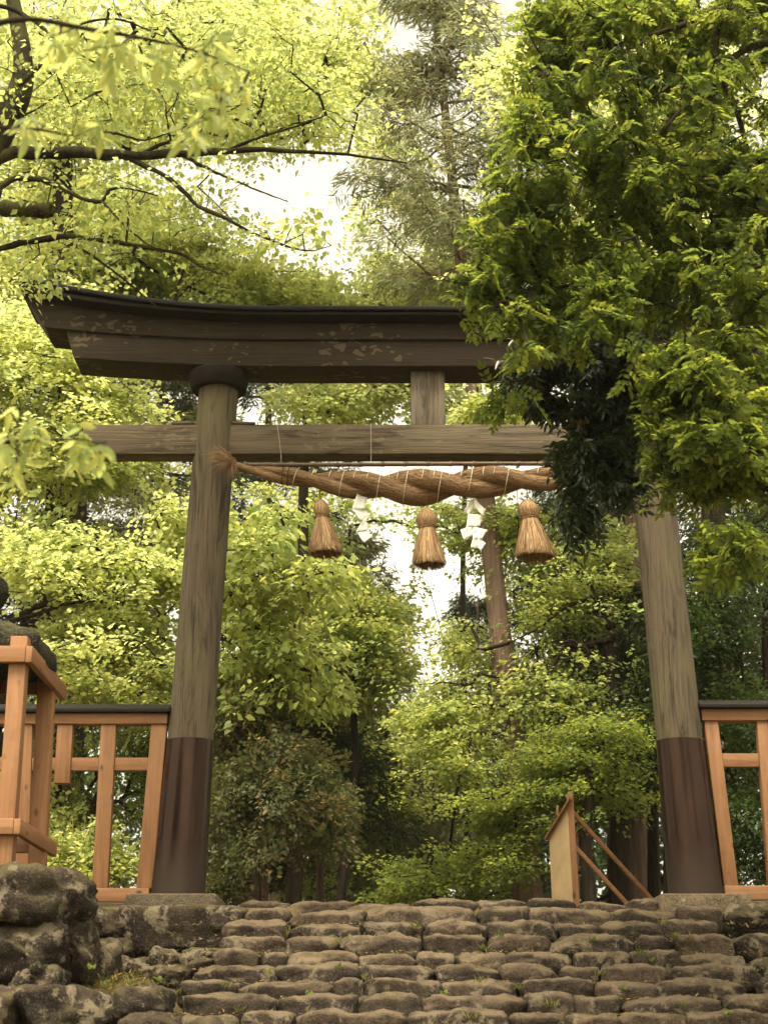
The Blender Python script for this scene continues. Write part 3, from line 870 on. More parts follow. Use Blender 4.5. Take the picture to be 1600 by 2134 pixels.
# ------------------------------------------------------------------ fences beside the pillars
def beam_between(name, p0, p1, w, d, mat, parent, bevel=.006):
    """square timber from p0 to p1 (centres of the front face), w across, d deep (in y)"""
    p0, p1 = np.array(p0, float), np.array(p1, float)
    ax = p1 - p0; ax /= np.linalg.norm(ax)
    if abs(ax[1]) > .7:                              # running in depth: w is the height, d the breadth
        h = np.array([0, 0, w / 2]); s = np.array([d / 2, 0, 0]); c0, c1 = p0, p1
        b = [c0 - h - s, c0 - h + s, c0 + h + s, c0 + h - s]; t = [c1 - h - s, c1 - h + s, c1 + h + s, c1 + h - s]
    else:
        sd = np.array([-ax[2], 0, ax[0]]) * w / 2
        if abs(ax[0]) > .7: sd = np.array([0, 0, w / 2])
        else: sd = np.array([w / 2, 0, 0])
        dd = np.array([0, d, 0])
        b = [p0 - sd, p0 + sd, p0 + sd + dd, p0 - sd + dd]; t = [p1 - sd, p1 + sd, p1 + sd + dd, p1 - sd + dd]
        if abs(ax[0]) > .7: b, t = [p0 - sd, p0 + sd, p0 + sd + dd, p0 - sd + dd], [p1 - sd, p1 + sd, p1 + sd + dd, p1 - sd + dd]
    m = MB().hexa(b, t)
    o = m.build(name, mat, parent, bevel=bevel)
    # keep faces outward
    me = o.data; import bmesh as _b; bm = _b.new(); bm.from_mesh(me); _b.ops.recalc_face_normals(bm, faces=bm.faces); bm.to_mesh(me); bm.free()
    return o
FYL = YT - .06
def fence(name, label, posts, xr, ycap, yrail, ymid, ybot, side):
    s = pxm(1650, FYL)
    root = thing(name, P(xr[0], ybot[1], FYL), label, 'fence')
    Pz = lambda y: float(P(800, y, FYL)[2])
    x0, x1 = float(P(xr[0], yrail[0], FYL)[0]), float(P(xr[1], yrail[0], FYL)[0])
    MB().box(x0, x1, FYL - .02, FYL + .13, Pz(yrail[1]), Pz(yrail[0])).build('top_rail', 'wood_x', root, bevel=.006)
    c0, c1 = x0 - (.03 if side > 0 else 0), x1 + (.03 if side < 0 else 0)
    zc0, zc1 = Pz(yrail[0]) + .002, Pz(ycap[0])
    MB().add([(c0, FYL - .075, zc0), (c1, FYL - .075, zc0), (c1, FYL + .185, zc0), (c0, FYL + .185, zc0), (c0, FYL - .075, zc0 + .04), (c1, FYL - .075, zc0 + .04), (c1, FYL + .055, zc1 + .03), (c0, FYL + .055, zc1 + .03), (c1, FYL + .185, zc0 + .04), (c0, FYL + .185, zc0 + .04)],
             [[3, 2, 1, 0], [0, 1, 5, 4], [4, 5, 6, 7], [7, 6, 8, 9], [2, 3, 9, 8], [1, 2, 8, 6, 5], [3, 0, 4, 7, 9]]).build('cap', 'cap_black', root, bevel=.005)
    cur_m = []
    for (xt, xb, w, yb) in posts:
        p1, p0 = P(xt, yrail[1], FYL), P(xb, yb, FYL); p1[1] = p0[1] = FYL
        beam_between('post', p0 + [0, .002, 0], p1 - [0, -.002, .001], w * s, .105, 'wood_z', root)
        zm = (Pz(ymid[0]) + Pz(ymid[1])) / 2
        q = (zm - p0[2]) / (p1[2] - p0[2]); cur_m.append((p0[0] + (p1[0] - p0[0]) * q, w * s / 2))
    cur_m.sort()
    ends = [(x0 - .01 if side < 0 else None)]
    spans = [(cur_m[i][0] + cur_m[i][1], cur_m[i + 1][0] - cur_m[i + 1][1]) for i in range(len(cur_m) - 1)]
    for (a, b) in spans:
        MB().box(a + .0005, b - .0005, FYL + .022, FYL + .085, Pz(ymid[1]), Pz(ymid[0])).build('middle_rail', 'wood_x', root, bevel=.004)
    bx0, bx1 = float(P(xr[2], ybot[0], FYL)[0]), float(P(xr[3], ybot[0], FYL)[0])
    MB().box(bx0, bx1, FYL - .025, FYL + .14, Pz(ybot[1]), Pz(ybot[0])).build('bottom_rail', 'wood_x', root, bevel=.006)
    return root
fence('wooden_fence', 'new orange cedar fence with black cap left of the left pillar',
      [(332, 301, 33, 1851), (226.5, 208, 32, 1851), (136, 129, 33, 1632), (52, 42, 32, 1851), (-40, -54, 32, 1851), (-130, -148, 32, 1851)], (-180, 350, -200, 312), (1471, 1487), (1487, 1509), (1578, 1605), (1851, 1880), -1)
fence('wooden_fence', 'new orange cedar fence with black cap right of the right pillar',
      [(1481, 1523, 29, 1846), (1592, 1618, 32, 1846), (1690, 1712, 32, 1846), (1790, 1816, 32, 1846)], (1460, 1860, 1508, 1880), (1463, 1478), (1478, 1502), (1569, 1597), (1846, 1876), 1)
# low stone curb under the fences
for (a, b, ya, yb, lab) in ((-220, 279, 1881, 1897, 'low stone curb under the left fence'), (1545, 1900, 1877, 1892, 'low stone curb under the right fence')):
    A, B = P(a, ya, FYL - .1), P(b, yb, FYL - .1)
    o = MB().box(A[0], B[0], FYL - .12, FYL + .3, B[2] - .1, A[2]).build('curb_stone', 'plinth', None, bevel=.012); tag(o, lab, 'curb')

# ------------------------------------------------------------------ stone lantern in its timber frame, left edge
LX, LY = -3.42, 13.25
LB = EYE + 1.30
lan = thing('stone_lantern', (LX, LY, LB), 'dark mossy stone lantern behind the timber frame at the left edge', 'lantern')
zr0 = float(P(90, 1388, LY - .1)[2]); zr1 = float(P(20, 1300, LY)[2]); zf0 = zr1 + .02; zf1 = float(P(5, 1195, LY)[2])
v, f = lathe((LX, LY), [(.52, LB - .2), (.50, LB + .16), (.40, LB + .22), (.30, LB + .24)], 6); obj('base', v, f, 'lantern_stone', lan)
v, f = lathe((LX, LY), [(.21, LB + .23), (.19, LB + .4), (.185, LB + .85), (.21, LB + .95)], 20); obj('shaft', v, f, 'lantern_stone', lan, True)
v, f = lathe((LX, LY), [(.24, LB + .95), (.42, LB + 1.05), (.44, LB + 1.16), (.34, LB + 1.19)], 6); obj('platform', v, f, 'lantern_stone', lan)
v, f = lathe((LX, LY), [(.28, LB + 1.18), (.28, zr0 + .04)], 6); fb = obj('fire_box', v, f, 'lantern_stone', lan)
n = 36; V = []; f = []
ks = [(.36, zr0 + .05, 0), (.70, zr0 + .005, 0), (.76, zr0 + .03, 1), (.755, zr0 + .17, 1), (.66, zr0 + .24, .6), (.52, zr1 - .10, .3), (.40, zr1 - .02, .1), (.26, zr1 + .015, 0), (.18, zr1 + .03, 0)]
for (r, z, w) in ks:
    for i in range(n):
        th = i / n * 2 * math.pi
        k6 = abs(((th * 6 / (2 * math.pi) + .5) % 1) - .5) * 2     # 1 at corners
        rr_ = r * (.90 + .10 * k6 ** 2) ; zz = z + .06 * w * k6 ** 3 - .02
        d = .03 * mnoise.fractal(Vector((rr_ * math.cos(th) * 4, rr_ * math.sin(th) * 4, z * 4)), 1, 2, 4)
        V.append((LX + (rr_ + d) * math.cos(th), LY + (rr_ + d) * math.sin(th), zz + d))
f = [[k * n + i, k * n + (i + 1) % n, (k + 1) * n + (i + 1) % n, (k + 1) * n + i] for k in range(len(ks) - 1) for i in range(n)]; f.append([(len(ks) - 1) * n + i for i in range(n)]); f.append(list(range(n))[::-1])
obj('roof', V, f, 'lantern_stone', lan)
xf = 0.34
v, f = lathe((LX, LY), [(.20, zr1 + .0), (.24, zr1 + .06), (.18, zr1 + .11), (.25, zr1 + .17), (.29, zr1 + .25), (.27, zr1 + .36), (.17, zr1 + .44), (.04, zr1 + .52)], 24); obj('finial', v, f, 'lantern_stone', lan, True)

frm = thing('timber_frame', (LX, LY, LB - .1), 'new timber frame bracing the mossy stone lantern', 'frame')
AY = 12.62
xA = float(P(28, 1500, AY)[0]); w = 36 * pxm(1550, AY)
zt = float(P(28, 1325, AY)[2]); zb_ = float(P(28, 1815, AY)[2])
xL = 2 * LX - xA; BY = 13.62
for (x, y, z0) in ((xA, AY, zb_), (xA + .05, BY, zb_ - .25), (xL, AY, zb_), (xL, BY, zb_ - .25)):
    beam_between('post', (x, y, z0 - .15), (x - (.03 if y == BY else 0), y, zt), w, w, 'wood_z', frm)
for (ya, yb) in ((1345, 1379), (1705, 1738)):
    za_, zb2 = float(P(20, ya, AY - .06)[2]), float(P(20, yb, AY - .06)[2])
    MB().box(xL - .3, xA + w / 2 + .004, AY - .055, AY - .001, zb2, za_).build('front_rail', 'wood_x', frm, bevel=.005)
    zm = (za_ + zb2) / 2; hh = za_ - zb2
    xr_ = xA + w / 2 + .032
    beam_between('side_rail', (xr_, AY - .054, zm - .002), (xr_, BY + .42, zm - .002), hh, .052, 'wood_y', frm)
    beam_between('side_rail', (xL - w / 2 - .032, AY + .002, zm - .002), (xL - w / 2 - .032, BY + .42, zm - .002), hh, .052, 'wood_y', frm)
    MB().box(xL - .01, xA - .05, BY + w + .001, BY + w + .055, zb2, za_).build('back_rail', 'wood_x', frm, bevel=.005)

# ------------------------------------------------------------------ notice board with roof, right of the middle; small shrine
NYB = 18.2
sg = thing('notice_board', P(1180, 1880, NYB), 'pale wooden notice board with slanting roof plank and two diagonal props', 'notice board')
gz = TERR - .1
def pn(x, y, Y): return P(x, y, Y)
def slab(name, quad, thick, mat, dirv, parent=sg, bevel=.004):
    q = [np.array(p, float) for p in quad]; dv = np.array(dirv, float) * thick
    o = MB().hexa(q, [p + dv for p in q]).build(name, mat, parent, bevel=bevel)
    import bmesh as _b; bm = _b.new(); bm.from_mesh(o.data); _b.ops.recalc_face_normals(bm, faces=bm.faces); bm.to_mesh(o.data); bm.free(); return o
# the board stands at an angle: its left edge is farther away
Yn, Yf = NYB, NYB + .42
A0, A1 = pn(1194, 1892, Yn), pn(1182, 1668, Yn)
B0, B1 = pn(1150, 1892, Yf), pn(1143, 1738, Yf)
slab('board', [A0, B0, B1, A1], .03, 'plywood', (.55, .83, 0))
beam_between('post', pn(1201, 1892, Yn - .01), pn(1187, 1652, Yn - .01), 13 * pxm(1750, Yn), .06, 'wood_z', sg)
C0, C1 = pn(1188, 1664, Yn - .17), pn(1134, 1752, Yf - .02)
C2, C3 = pn(1141, 1746, Yf + .30), pn(1171, 1668, Yn + .12)
slab('roof_plank', [C0, C1, pn(1146, 1748, Yf + .2), pn(1193, 1660, Yn + .16)], .028, 'wood_y', (-.25, 0, .97))
slab('ridge_piece', [pn(1181, 1669, Yn - .06), pn(1192, 1668, Yn - .06), pn(1192, 1668, Yn + .12), pn(1181, 1669, Yn + .12)], .03, 'wood_x', (0, 0, 1))
beam_between('roof_batten', pn(1161, 1700, Yf), pn(1161, 1678, Yf), 5 * pxm(1690, Yf), .03, 'wood_z', sg, bevel=.002)
for (a, b, Y0, Y1) in (((1192, 1692), (1360, 1878), Yn + .1, Yn + .9), ((1197, 1764), (1306, 1884), Yn + .1, Yn + .3)):
    p0, p1 = pn(a[0], a[1], Y0), pn(b[0], b[1], Y1)
    ax = (p1 - p0) / np.linalg.norm(p1 - p0); sd = np.cross(ax, [0, 1, 0]); sd /= np.linalg.norm(sd); up2 = np.cross(ax, sd)
    w_ = .022
    q0 = [p0 - sd * w_ - up2 * w_, p0 + sd * w_ - up2 * w_, p0 + sd * w_ + up2 * w_, p0 - sd * w_ + up2 * w_]
    slab('prop', q0, float(np.linalg.norm(p1 - p0)), 'wood_x', ax, bevel=.003)

SHY = 24.0
sh = thing('small_shrine', P(1338, 1890, SHY), 'small dark roofed wooden shrine behind the notice board props', 'shrine')
s = pxm(1850, SHY); c = P(1338, 1870, SHY); zg = TERR - .1
MB().box(c[0] - .16, c[0] + .16, SHY, SHY + .35, zg, c[2] + .12).build('body', 'collar', sh)
for sx in (-1, 1): MB().box(c[0] + sx * .2 - .025, c[0] + sx * .2 + .025, SHY - .10, SHY - .05, zg, c[2] + .10).build('post', 'wood_z', sh)
MB().box(c[0] - .28, c[0] + .28, SHY - .12, SHY - .06, c[2] + .10, c[2] + .16).build('eave_beam', 'wood_x', sh)
V = []; f = []; m = 15
for yy in (SHY - .3, SHY + .6):
    for lay in (0, 1):
        for i in range(m):
            t = i / (m - 1) * 2 - 1
            V.append((c[0] + t * .42, yy, c[2] + .33 - .20 * abs(t) ** 1.4 + (.05 if lay else 0)))
for i in range(m - 1):
    f += [[i, i + 1, 2 * m + i + 1, 2 * m + i], [m + i + 1, m + i, 3 * m + i, 3 * m + i + 1], [i + 1, i, m + i, m + i + 1], [2 * m + i, 2 * m + i + 1, 3 * m + i + 1, 3 * m + i]]
f += [[0, 2 * m, 3 * m, m], [m - 1, 2 * m - 1, 4 * m - 1, 3 * m - 1]]
obj('roof', V, f, 'cap_black', sh, True)
V = [(c[0] - .95, SHY + .3, zg), (c[0] - .1, SHY - .35, c[2] + .12), (c[0] - .1, SHY + .7, c[2] + .12), (c[0] - .95, SHY - .3, c[2] - .22), (c[0] - .95, SHY + .7, c[2] - .22)]
slab('side_roof', [V[3], (c[0] - .12, SHY - .3, c[2] + .17), (c[0] - .12, SHY + .7, c[2] + .17), V[4]], .05, 'cap_black', (0, 0, 1), sh)
MB().box(c[0] - .85, c[0] - .2, SHY, SHY + .5, zg, c[2] - .2).build('side_wall', 'collar', sh)

# ------------------------------------------------------------------ foliage helpers
T_QUAD = (np.array([(0, 0, 0), (.42, .5, .07), (1, 0, -.06), (.42, -.5, .07)]), np.array([(0, 2, 1), (0, 3, 2)]))
T_OVATE = (np.array([(0, 0, 0), (.5, 0, 0), (1, 0, -.10), (.26, .46, .06), (.66, .38, .03), (.26, -.46, .06), (.66, -.38, .03)]),
           np.array([(0, 1, 3), (1, 4, 3), (1, 2, 4), (0, 5, 1), (1, 5, 6), (1, 6, 2)]))
def _maple():
    v = [(.18, 0, 0)]; ang = [180, 128, 98, 62, 40, 12, 0, -12, -40, -62, -98, -128]; rad = [.20, .50, .26, .78, .34, .45, 1.0, .45, .34, .78, .26, .50]
    rad = [.20, .62, .30, .82, .36, .50, .95, .50, .36, .82, .30, .62]
    for a, r in zip(ang, rad): v.append((.18 + r * .85 * math.cos(R(a)), r * .95 * math.sin(R(a)), -.10 * r))
    n = len(ang)
    return np.array(v), np.array([(0, 1 + (i + 1) % n, 1 + i) for i in range(n)])
T_MAPLE = _maple()
def unit(a): return a / (np.linalg.norm(a, axis=-1, keepdims=True) + 1e-9)
def leaves_vf(pos, axis, nrm, size, width, tm):
    tv, tf = tm
    a = unit(axis); s = unit(np.cross(nrm, a)); n = np.cross(a, s)
    sz = np.asarray(size)[:, None, None]
    V = pos[:, None] + sz * (tv[None, :, 0:1] * a[:, None] + tv[None, :, 1:2] * width * s[:, None] + tv[None, :, 2:3] * n[:, None])
    k = len(tv)
    Fc = (tf[None] + (np.arange(len(pos)) * k)[:, None, None]).reshape(-1, 3)
    return V.reshape(-1, 3), Fc, k
def spray(rg, A, D, L, length, width, size, wl, tm, droop=.25, tilt=.35, jit=.5, hang=0.0, vert=.06, clump=None):
    """L leaves on a flat fan at each twig tip A that runs in direction D"""
    m = len(A); d = unit(D); up = unit(np.array([0, 0, 1.0]) + rg.normal(0, tilt, (m, 3)))
    sd = unit(np.cross(up, d)); up = np.cross(d, sd)
    s = rg.random((m, L)); side = rg.choice([-1, 1], (m, L)); lat = rg.random((m, L)) ** .8
    ln = length * rg.uniform(.7, 1.7, (m, 1)); w = width * (1 - .75 * s ** 1.5) * lat
    x = (s - .35) * ln; y = side * w
    z = -droop * (np.abs(y) + np.maximum(x, 0)) ** 1.6 + rg.normal(0, vert, (m, L))
    pos = A[:, None] + x[..., None] * d[:, None] + y[..., None] * sd[:, None] + np.zeros(3); pos[..., 2] += z
    ax = d[:, None] * (.55 + rg.normal(0, jit, (m, L)))[..., None] + sd[:, None] * (side * .8 + rg.normal(0, jit, (m, L)))[..., None]
    ax = unit(ax); ax[..., 2] -= .25 + hang + rg.normal(0, .25, (m, L))
    nr = up[:, None] + rg.normal(0, .42, (m, L, 3))
    sz = size * rg.uniform(.45, 1.35, (m, L))
    V, Fc, k = leaves_vf(pos.reshape(-1, 3), ax.reshape(-1, 3), nr.reshape(-1, 3), sz.reshape(-1), wl, tm)
    cl = rg.random((m, 1)) if clump is None else clump[:, None]
    rnd = np.clip(.5 * cl + .5 * rg.random((m, L)), 0, 1)
    rnd2 = np.clip(.45 * rg.random((m, 1)) + .55 * rg.random((m, L)), 0, 1)
    return V, Fc, np.repeat(rnd.reshape(-1), k), np.repeat(rnd2.reshape(-1), k)
def sample_blob(rg, b, n, freq=.55, thr=-.05, layer=0.0, seed=0.0):
    """points in an egg-shaped volume; noise leaves gaps"""
    px, py, rx, ry, Y, rd = b
    out = []
    tries = 0
    while len(out) < n and tries < n * 8:
        tries += 1
        q = rg.normal(0, 1, 3); q /= np.linalg.norm(q); q *= rg.random() ** .45
        q *= 1 + .55 * mnoise.noise(Vector((q[0] * 2.4 + seed, q[1] * 3.2, q[2] * 2.4)) ) + .12 * rg.normal()
        Yq = Y + q[2] * rd
        p = P(px + q[0] * rx, py + q[1] * ry, Yq)
        if layer:
            zz = p[2] + .5 * mnoise.noise(Vector((p[0] * .5, p[1] * .5, seed)))
            p[2] += (round(zz / layer) * layer - zz) * .8
        if mnoise.noise(Vector((p[0] * freq + seed, p[1] * freq, p[2] * freq * 1.3))) < thr: continue
        out.append(p)
    return np.array(out).reshape(-1, 3)
def grow(rg, init, init_r, A, tip=.006, sag=.10, maxr=.06, step=.45):
    """twigs from the nearest wood to each tip; returns segments and tip directions"""
    cap_ = len(init) + len(A) * 12
    Np = np.zeros((cap_, 3)); par = -np.ones(cap_, int); n = len(init)
    Np[:n] = init
    d0 = np.linalg.norm(A[:, None] - init[None], axis=2).min(1); dn = np.zeros(cap_)
    D = np.zeros_like(A); tips = np.zeros(len(A), int)
    ok0 = n
    for i in np.argsort(d0):
        a = A[i]; dd = Np[:n] - a; dist = np.sqrt((dd ** 2).sum(1)) + .35 * np.maximum(dd[:, 2], 0) + .9 * np.maximum(dn[:n] - d0[i] + .1, 0)
        j = int(np.argmin(dist)); s = Np[j]; L = float(np.linalg.norm(a - s)); k = int(np.clip(L / step, 1, 8))
        mid = (s + a) / 2 + np.array([0, 0, sag * L]) + rg.normal(0, .05 * L, 3)
        last = j
        for q in range(1, k + 1):
            t = q / k; p = (1 - t) ** 2 * s + 2 * t * (1 - t) * mid + t * t * a
            if q < k: p = p + rg.normal(0, .02 * L, 3)
            if n >= cap_: break
            Np[n] = p; par[n] = last; dn[n] = dn[j] + (d0[i] - dn[j]) * t; last = n; n += 1
        D[i] = a - Np[par[last]] if par[last] >= 0 else a - s; tips[i] = last
    cnt = np.zeros(n); 
    has = np.zeros(n, bool); has[par[:n][par[:n] >= 0]] = True
    cnt[tips] = 1
    for i in range(n - 1, ok0 - 1, -1):
        if par[i] >= 0: cnt[par[i]] += cnt[i]
    rad = np.minimum(tip * np.sqrt(np.maximum(cnt, 1)), maxr)
    idx = np.arange(ok0, n)
    pa = par[idx]; r1 = rad[idx]; r0 = np.where(pa >= ok0, np.minimum(rad[pa], rad[idx] * 1.5), np.minimum(rad[idx] * 1.15, maxr))
    return Np[pa], Np[idx], r0, r1, D
def frustums(p0, p1, r0, r1, n=5):
    d = unit(p1 - p0); ref = np.where(np.abs(d[:, 2:3]) < .9, np.array([[0, 0, 1.0]]), np.array([[1.0, 0, 0]]))
    a = unit(np.cross(d, ref)); b = np.cross(d, a)
    th = np.arange(n) / n * 2 * math.pi; c, s = np.cos(th), np.sin(th)
    ring = c[None, :, None] * a[:, None] + s[None, :, None] * b[:, None]
    V = np.concatenate([p0[:, None] + ring * r0[:, None, None], (p1 + d * r1[:, None] * .3)[:, None] + ring * r1[:, None, None]], 1)
    i = np.arange(n); j = (i + 1) % n
    q = np.stack([i, j, n + j, n + i], 1)
    Fc = (q[None] + (np.arange(len(p0)) * 2 * n)[:, None, None]).reshape(-1, 4)
    return V.reshape(-1, 3), Fc
def limb_pts(pl, Y, dY=None, n=26):
    """polyline of (x, y, radius in pixels[, distance])"""
    q = np.array([(a[0], a[1], a[2], a[3] if len(a) > 3 else Y) for a in pl], float)
    c = spline(q, n); return P(c[:, 0], c[:, 1], c[:, 3]), 1.0 * c[:, 2] * np.array([pxm(y, Yq) for y, Yq in zip(c[:, 1], c[:, 3])])
SEED = [100]
def tree(name, label, cat, base, trunk, limbs, blobs, leafm, barkm, size, tm=T_QUAD, L=40, slen=.5, swid=.32, wl=.62, layer=0.0, freq=.55, thr=-.05,
         droop=.25, tilt=.35, hang=0.0, vert=.05, jit=.5, group=None, tipr=.005, sag=.10, maxr=.028, step=.45, crown='crown', clumpz=False, rough_trunk=.05):
    """trunk: world points [(x,y,z,r)]; limbs: pixel polylines; blobs: (px,py,rx,ry,Y,rd,count)"""
    SEED[0] += 17; rg = np.random.default_rng(SEED[0]); sd = SEED[0] * .37
    if tm is T_QUAD: size, L = size * .80, int(L * 1.5)
    root = thing(name, base, label, cat, group)
    init = []; 
    if trunk is not None and len(trunk) > 1:
        c = spline(np.array(trunk, float), max(16, len(trunk) * 6)); 
        n = 18; V = []
        _, aa, bb = frames(c[:, :3])
        for k in range(len(c)):
            for i in range(n):
                th = i / n * 2 * math.pi; d = aa[k] * math.cos(th) + bb[k] * math.sin(th)
                V.append(c[k, :3] + d * c[k, 3] * (1 + rough_trunk * mnoise.fractal(Vector((math.cos(th) * 2.2, math.sin(th) * 2.2, c[k, 2] * 1.2 + sd)), 1, 2, 3)))
        f = np.array([[k * n + i, k * n + (i + 1) % n, (k + 1) * n + (i + 1) % n, (k + 1) * n + i] for k in range(len(c) - 1) for i in range(n)])
        obj('trunk', V, f, barkm, root, True); init.append(c[:, :3])
    for pl, Y in limbs:
        p, r = limb_pts(pl, Y); p = p + rg.normal(0, 1, p.shape) * r[:, None] * .18
        v, f = tube_vf(p, r * (1 + .12 * rg.normal(0, 1, len(r))), 9); obj('limb', v, f, barkm, root, True); init.append(p)
    pts = np.concatenate([sample_blob(rg, b[:6], b[6], freq, thr, layer, sd + i) for i, b in enumerate(blobs)])
    init = np.concatenate(init) if init else np.array([base], float)
    p0, p1, r0, r1, D = grow(rg, init, None, pts, tipr, sag, maxr, step)
    v, f = frustums(p0, p1, r0, r1); tag(obj('branches', v, f, barkm, root, True), kind='stuff')
    V, Fc, rn, rn2 = spray(rg, pts, D * np.array([1, 1, .5]), L, slen, swid, size, wl, tm, droop, tilt, jit, hang, vert)
    obj(crown, V, Fc, leafm, root, False, {'rnd': rn, 'rnd2': rn2})
    return root
def ground_at(px, Y): 
    p = P(px, 1880, Y); return np.array([p[0], Y, float(ground_h(p[0], Y))])
def trunk_px(px0, px1, ytop, Y, r0, r1, lean=0.0):
    """trunk that starts on the ground under pixel column px0 and passes the pixel (px1, ytop)"""
    b = ground_at(px0, Y); t = P(px1, ytop, Y + lean); m = (b + t) / 2
    return b, [(*b + [0, 0, -.2], r0 * 1.25), (*(b * .9 + t * .1), r0), (*(m + [.10 * math.sin(px0 * 1.7) + .04, 0, 0]), (r0 + r1) / 2), (*(m * .4 + t * .6 + [.07 * math.cos(px0 * 2.3), 0, 0]), r0 * .35 + r1 * .65), (*t, r1)]
M['bark_dark'] = bark_mat('dark_bark', (.012, .009, .006), (.050, .036, .024))
M['bark_moss'] = bark_mat('mossy_bark', (.008, .006, .004), (.030, .022, .015), moss=.6)
M['bark_brown'] = bark_mat('brown_bark', (.055, .036, .023), (.180, .125, .080))
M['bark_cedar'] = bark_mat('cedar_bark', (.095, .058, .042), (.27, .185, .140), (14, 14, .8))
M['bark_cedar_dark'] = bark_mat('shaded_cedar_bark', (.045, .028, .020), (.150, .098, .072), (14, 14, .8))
M['leaf_yellow'] = leaf_mat('young_yellow_green_leaf', (.265, .305, .085), (.74, .77, .300), .30, .5, .3, .62)
M['leaf_light'] = leaf_mat('light_green_leaf', (.195, .240, .060), (.60, .65, .200), .28, .45, .35, .56)
M['leaf_mid'] = leaf_mat('mid_green_leaf', (.115, .155, .032), (.40, .46, .090), .35, .42, .4, .5)
M['leaf_wisteria'] = leaf_mat('pinnate_leaf', (.050, .073, .013), (.275, .335, .048), .5, .55, .08, .55)
M['leaf_dark'] = leaf_mat('glossy_dark_leaf', (.022, .040, .009), (.055, .085, .014), .4, .28, .6, .3, (.10, .075, .02), .05)
M['leaf_evergreen'] = leaf_mat('dark_evergreen_leaf', (.035, .062, .014), (.085, .130, .022), .4, .35, .5, .4)
M['leaf_bronze'] = leaf_mat('bronze_evergreen_leaf', (.125, .145, .052), (.20, .23, .07), .35, .42, .5, .38, (.34, .235, .105), .24)
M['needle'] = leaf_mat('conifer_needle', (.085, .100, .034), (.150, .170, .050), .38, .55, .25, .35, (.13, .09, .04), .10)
M['needle_glare'] = leaf_mat('glare_conifer_needle', (.24, .25, .135), (.44, .46, .23), .3, .55, .25, .4, (.18, .13, .07), .10)  # lens glare around the treetop painted into the needle colour
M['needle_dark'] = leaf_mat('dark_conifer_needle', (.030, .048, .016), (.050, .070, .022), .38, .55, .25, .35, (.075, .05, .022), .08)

# ------------------------------------------------------------------ broadleaved trees
G_BACK = 'broadleaved trees behind the gate'
# old tree at the left edge, its dark limbs spreading over the gate
YA = 13.6
b, tr = trunk_px(-170, -150, 560, YA, .30, .24)
tr += [(*P(-85, 420, YA), .20), (*P(-15, 300, YA), .15), (*P(38, 200, YA), .12), (*P(48, 120, YA), .09), (*P(20, -40, YA), .06)]
old = tree('spreading_tree', 'old tree at the left edge whose dark limbs spread above the lintel', 'tree', b, tr, [
    ([(-50, 360, 16), (0, 326, 15), (70, 318, 13), (130, 316, 12), (200, 321, 11), (265, 325, 10), (330, 323, 9), (400, 321, 8), (470, 316, 7, 13.9), (540, 312, 5.5, 14), (620, 316, 4.2, 14.2), (720, 322, 3, 14.4), (850, 340, 1.5, 14.6)], YA),
    ([(262, 325, 7), (305, 347, 5.5), (350, 370, 5), (385, 400, 4.6), (415, 430, 4.2), (470, 455, 3.6), (520, 482, 3.0), (575, 505, 2.6), (640, 523, 1.8), (690, 512, 1)], YA),
    ([(380, 322, 5), (430, 350, 3.5), (480, 372, 2.6), (540, 398, 2), (600, 420, 1.3)], 13.9),
    ([(-4, 412, 7), (2, 388, 7), (30, 374, 6.5), (80, 374, 6), (125, 388, 5.5), (165, 410, 4.6), (212, 420, 4), (228, 396, 3.2), (262, 392, 2.4), (330, 408, 1.5)], 13.2),
    ([(-40, 535, 8), (20, 514, 7), (70, 502, 6.5), (140, 493, 6), (190, 497, 5), (260, 508, 4.4), (330, 520, 3.8), (380, 530, 3.4), (420, 555, 2.6), (465, 572, 1.4)], 14.0),
    ([(110, 500, 3.5), (170, 520, 3), (230, 560, 2.6), (280, 600, 2), (330, 642, 1.2)], 14.4),
    ([(215, 420, 3), (260, 470, 2.4), (310, 510, 2), (340, 520, 1.2)], 13.4),
    ([(-20, 8, 5), (30, 20, 5), (80, 50, 4), (120, 82, 3), (200, 130, 2), (280, 140, 1.2)], 13.2),
    ([(40, 180, 5), (90, 130, 4), (150, 60, 3), (240, 40, 2.5), (340, 75, 1.5)], 13.4),
    ([(290, 325, 4), (340, 300, 3.5), (400, 290, 3), (440, 250, 2), (500, 220, 1.2)], 13.6),
    ([(470, 316, 4), (530, 290, 3), (620, 262, 2.2), (680, 240, 1.2)], 14.0),
    ([(200, 275, 3), (250, 280, 2.6), (300, 292, 2), (380, 268, 1.2)], 13.3),
], [(150, 130, 260, 170, 13.6, 1.2, 120), (450, 180, 260, 150, 14.2, 1.2, 150), (620, 230, 180, 90, 14.5, .9, 70), (270, 420, 260, 80, 13.8, .9, 40), (540, 490, 150, 40, 13.9, .8, 16), (150, 530, 160, 50, 14.2, .8, 24), (60, 585, 40, 25, 13.6, .3, 3)],
    'leaf_light', 'bark_moss', .085, T_QUAD, 20, .42, .30, .66, freq=.9, thr=-.12, tipr=.0030, maxr=.024, step=.3, hang=.25, vert=.05)
# broken mossy stub on the same tree
p, r = limb_pts([(-40, 432, 15), (0, 433, 17), (40, 436, 18), (80, 438, 18), (104, 438, 16), (112, 438, 9)], 13.4, n=24)
rg = np.random.default_rng(5); v, f = tube_vf(p + rg.normal(0, .004, p.shape), r * (1 + .10 * rg.normal(0, 1, len(r))), 14); obj('broken_limb', v, f, 'bark_moss', old, True)

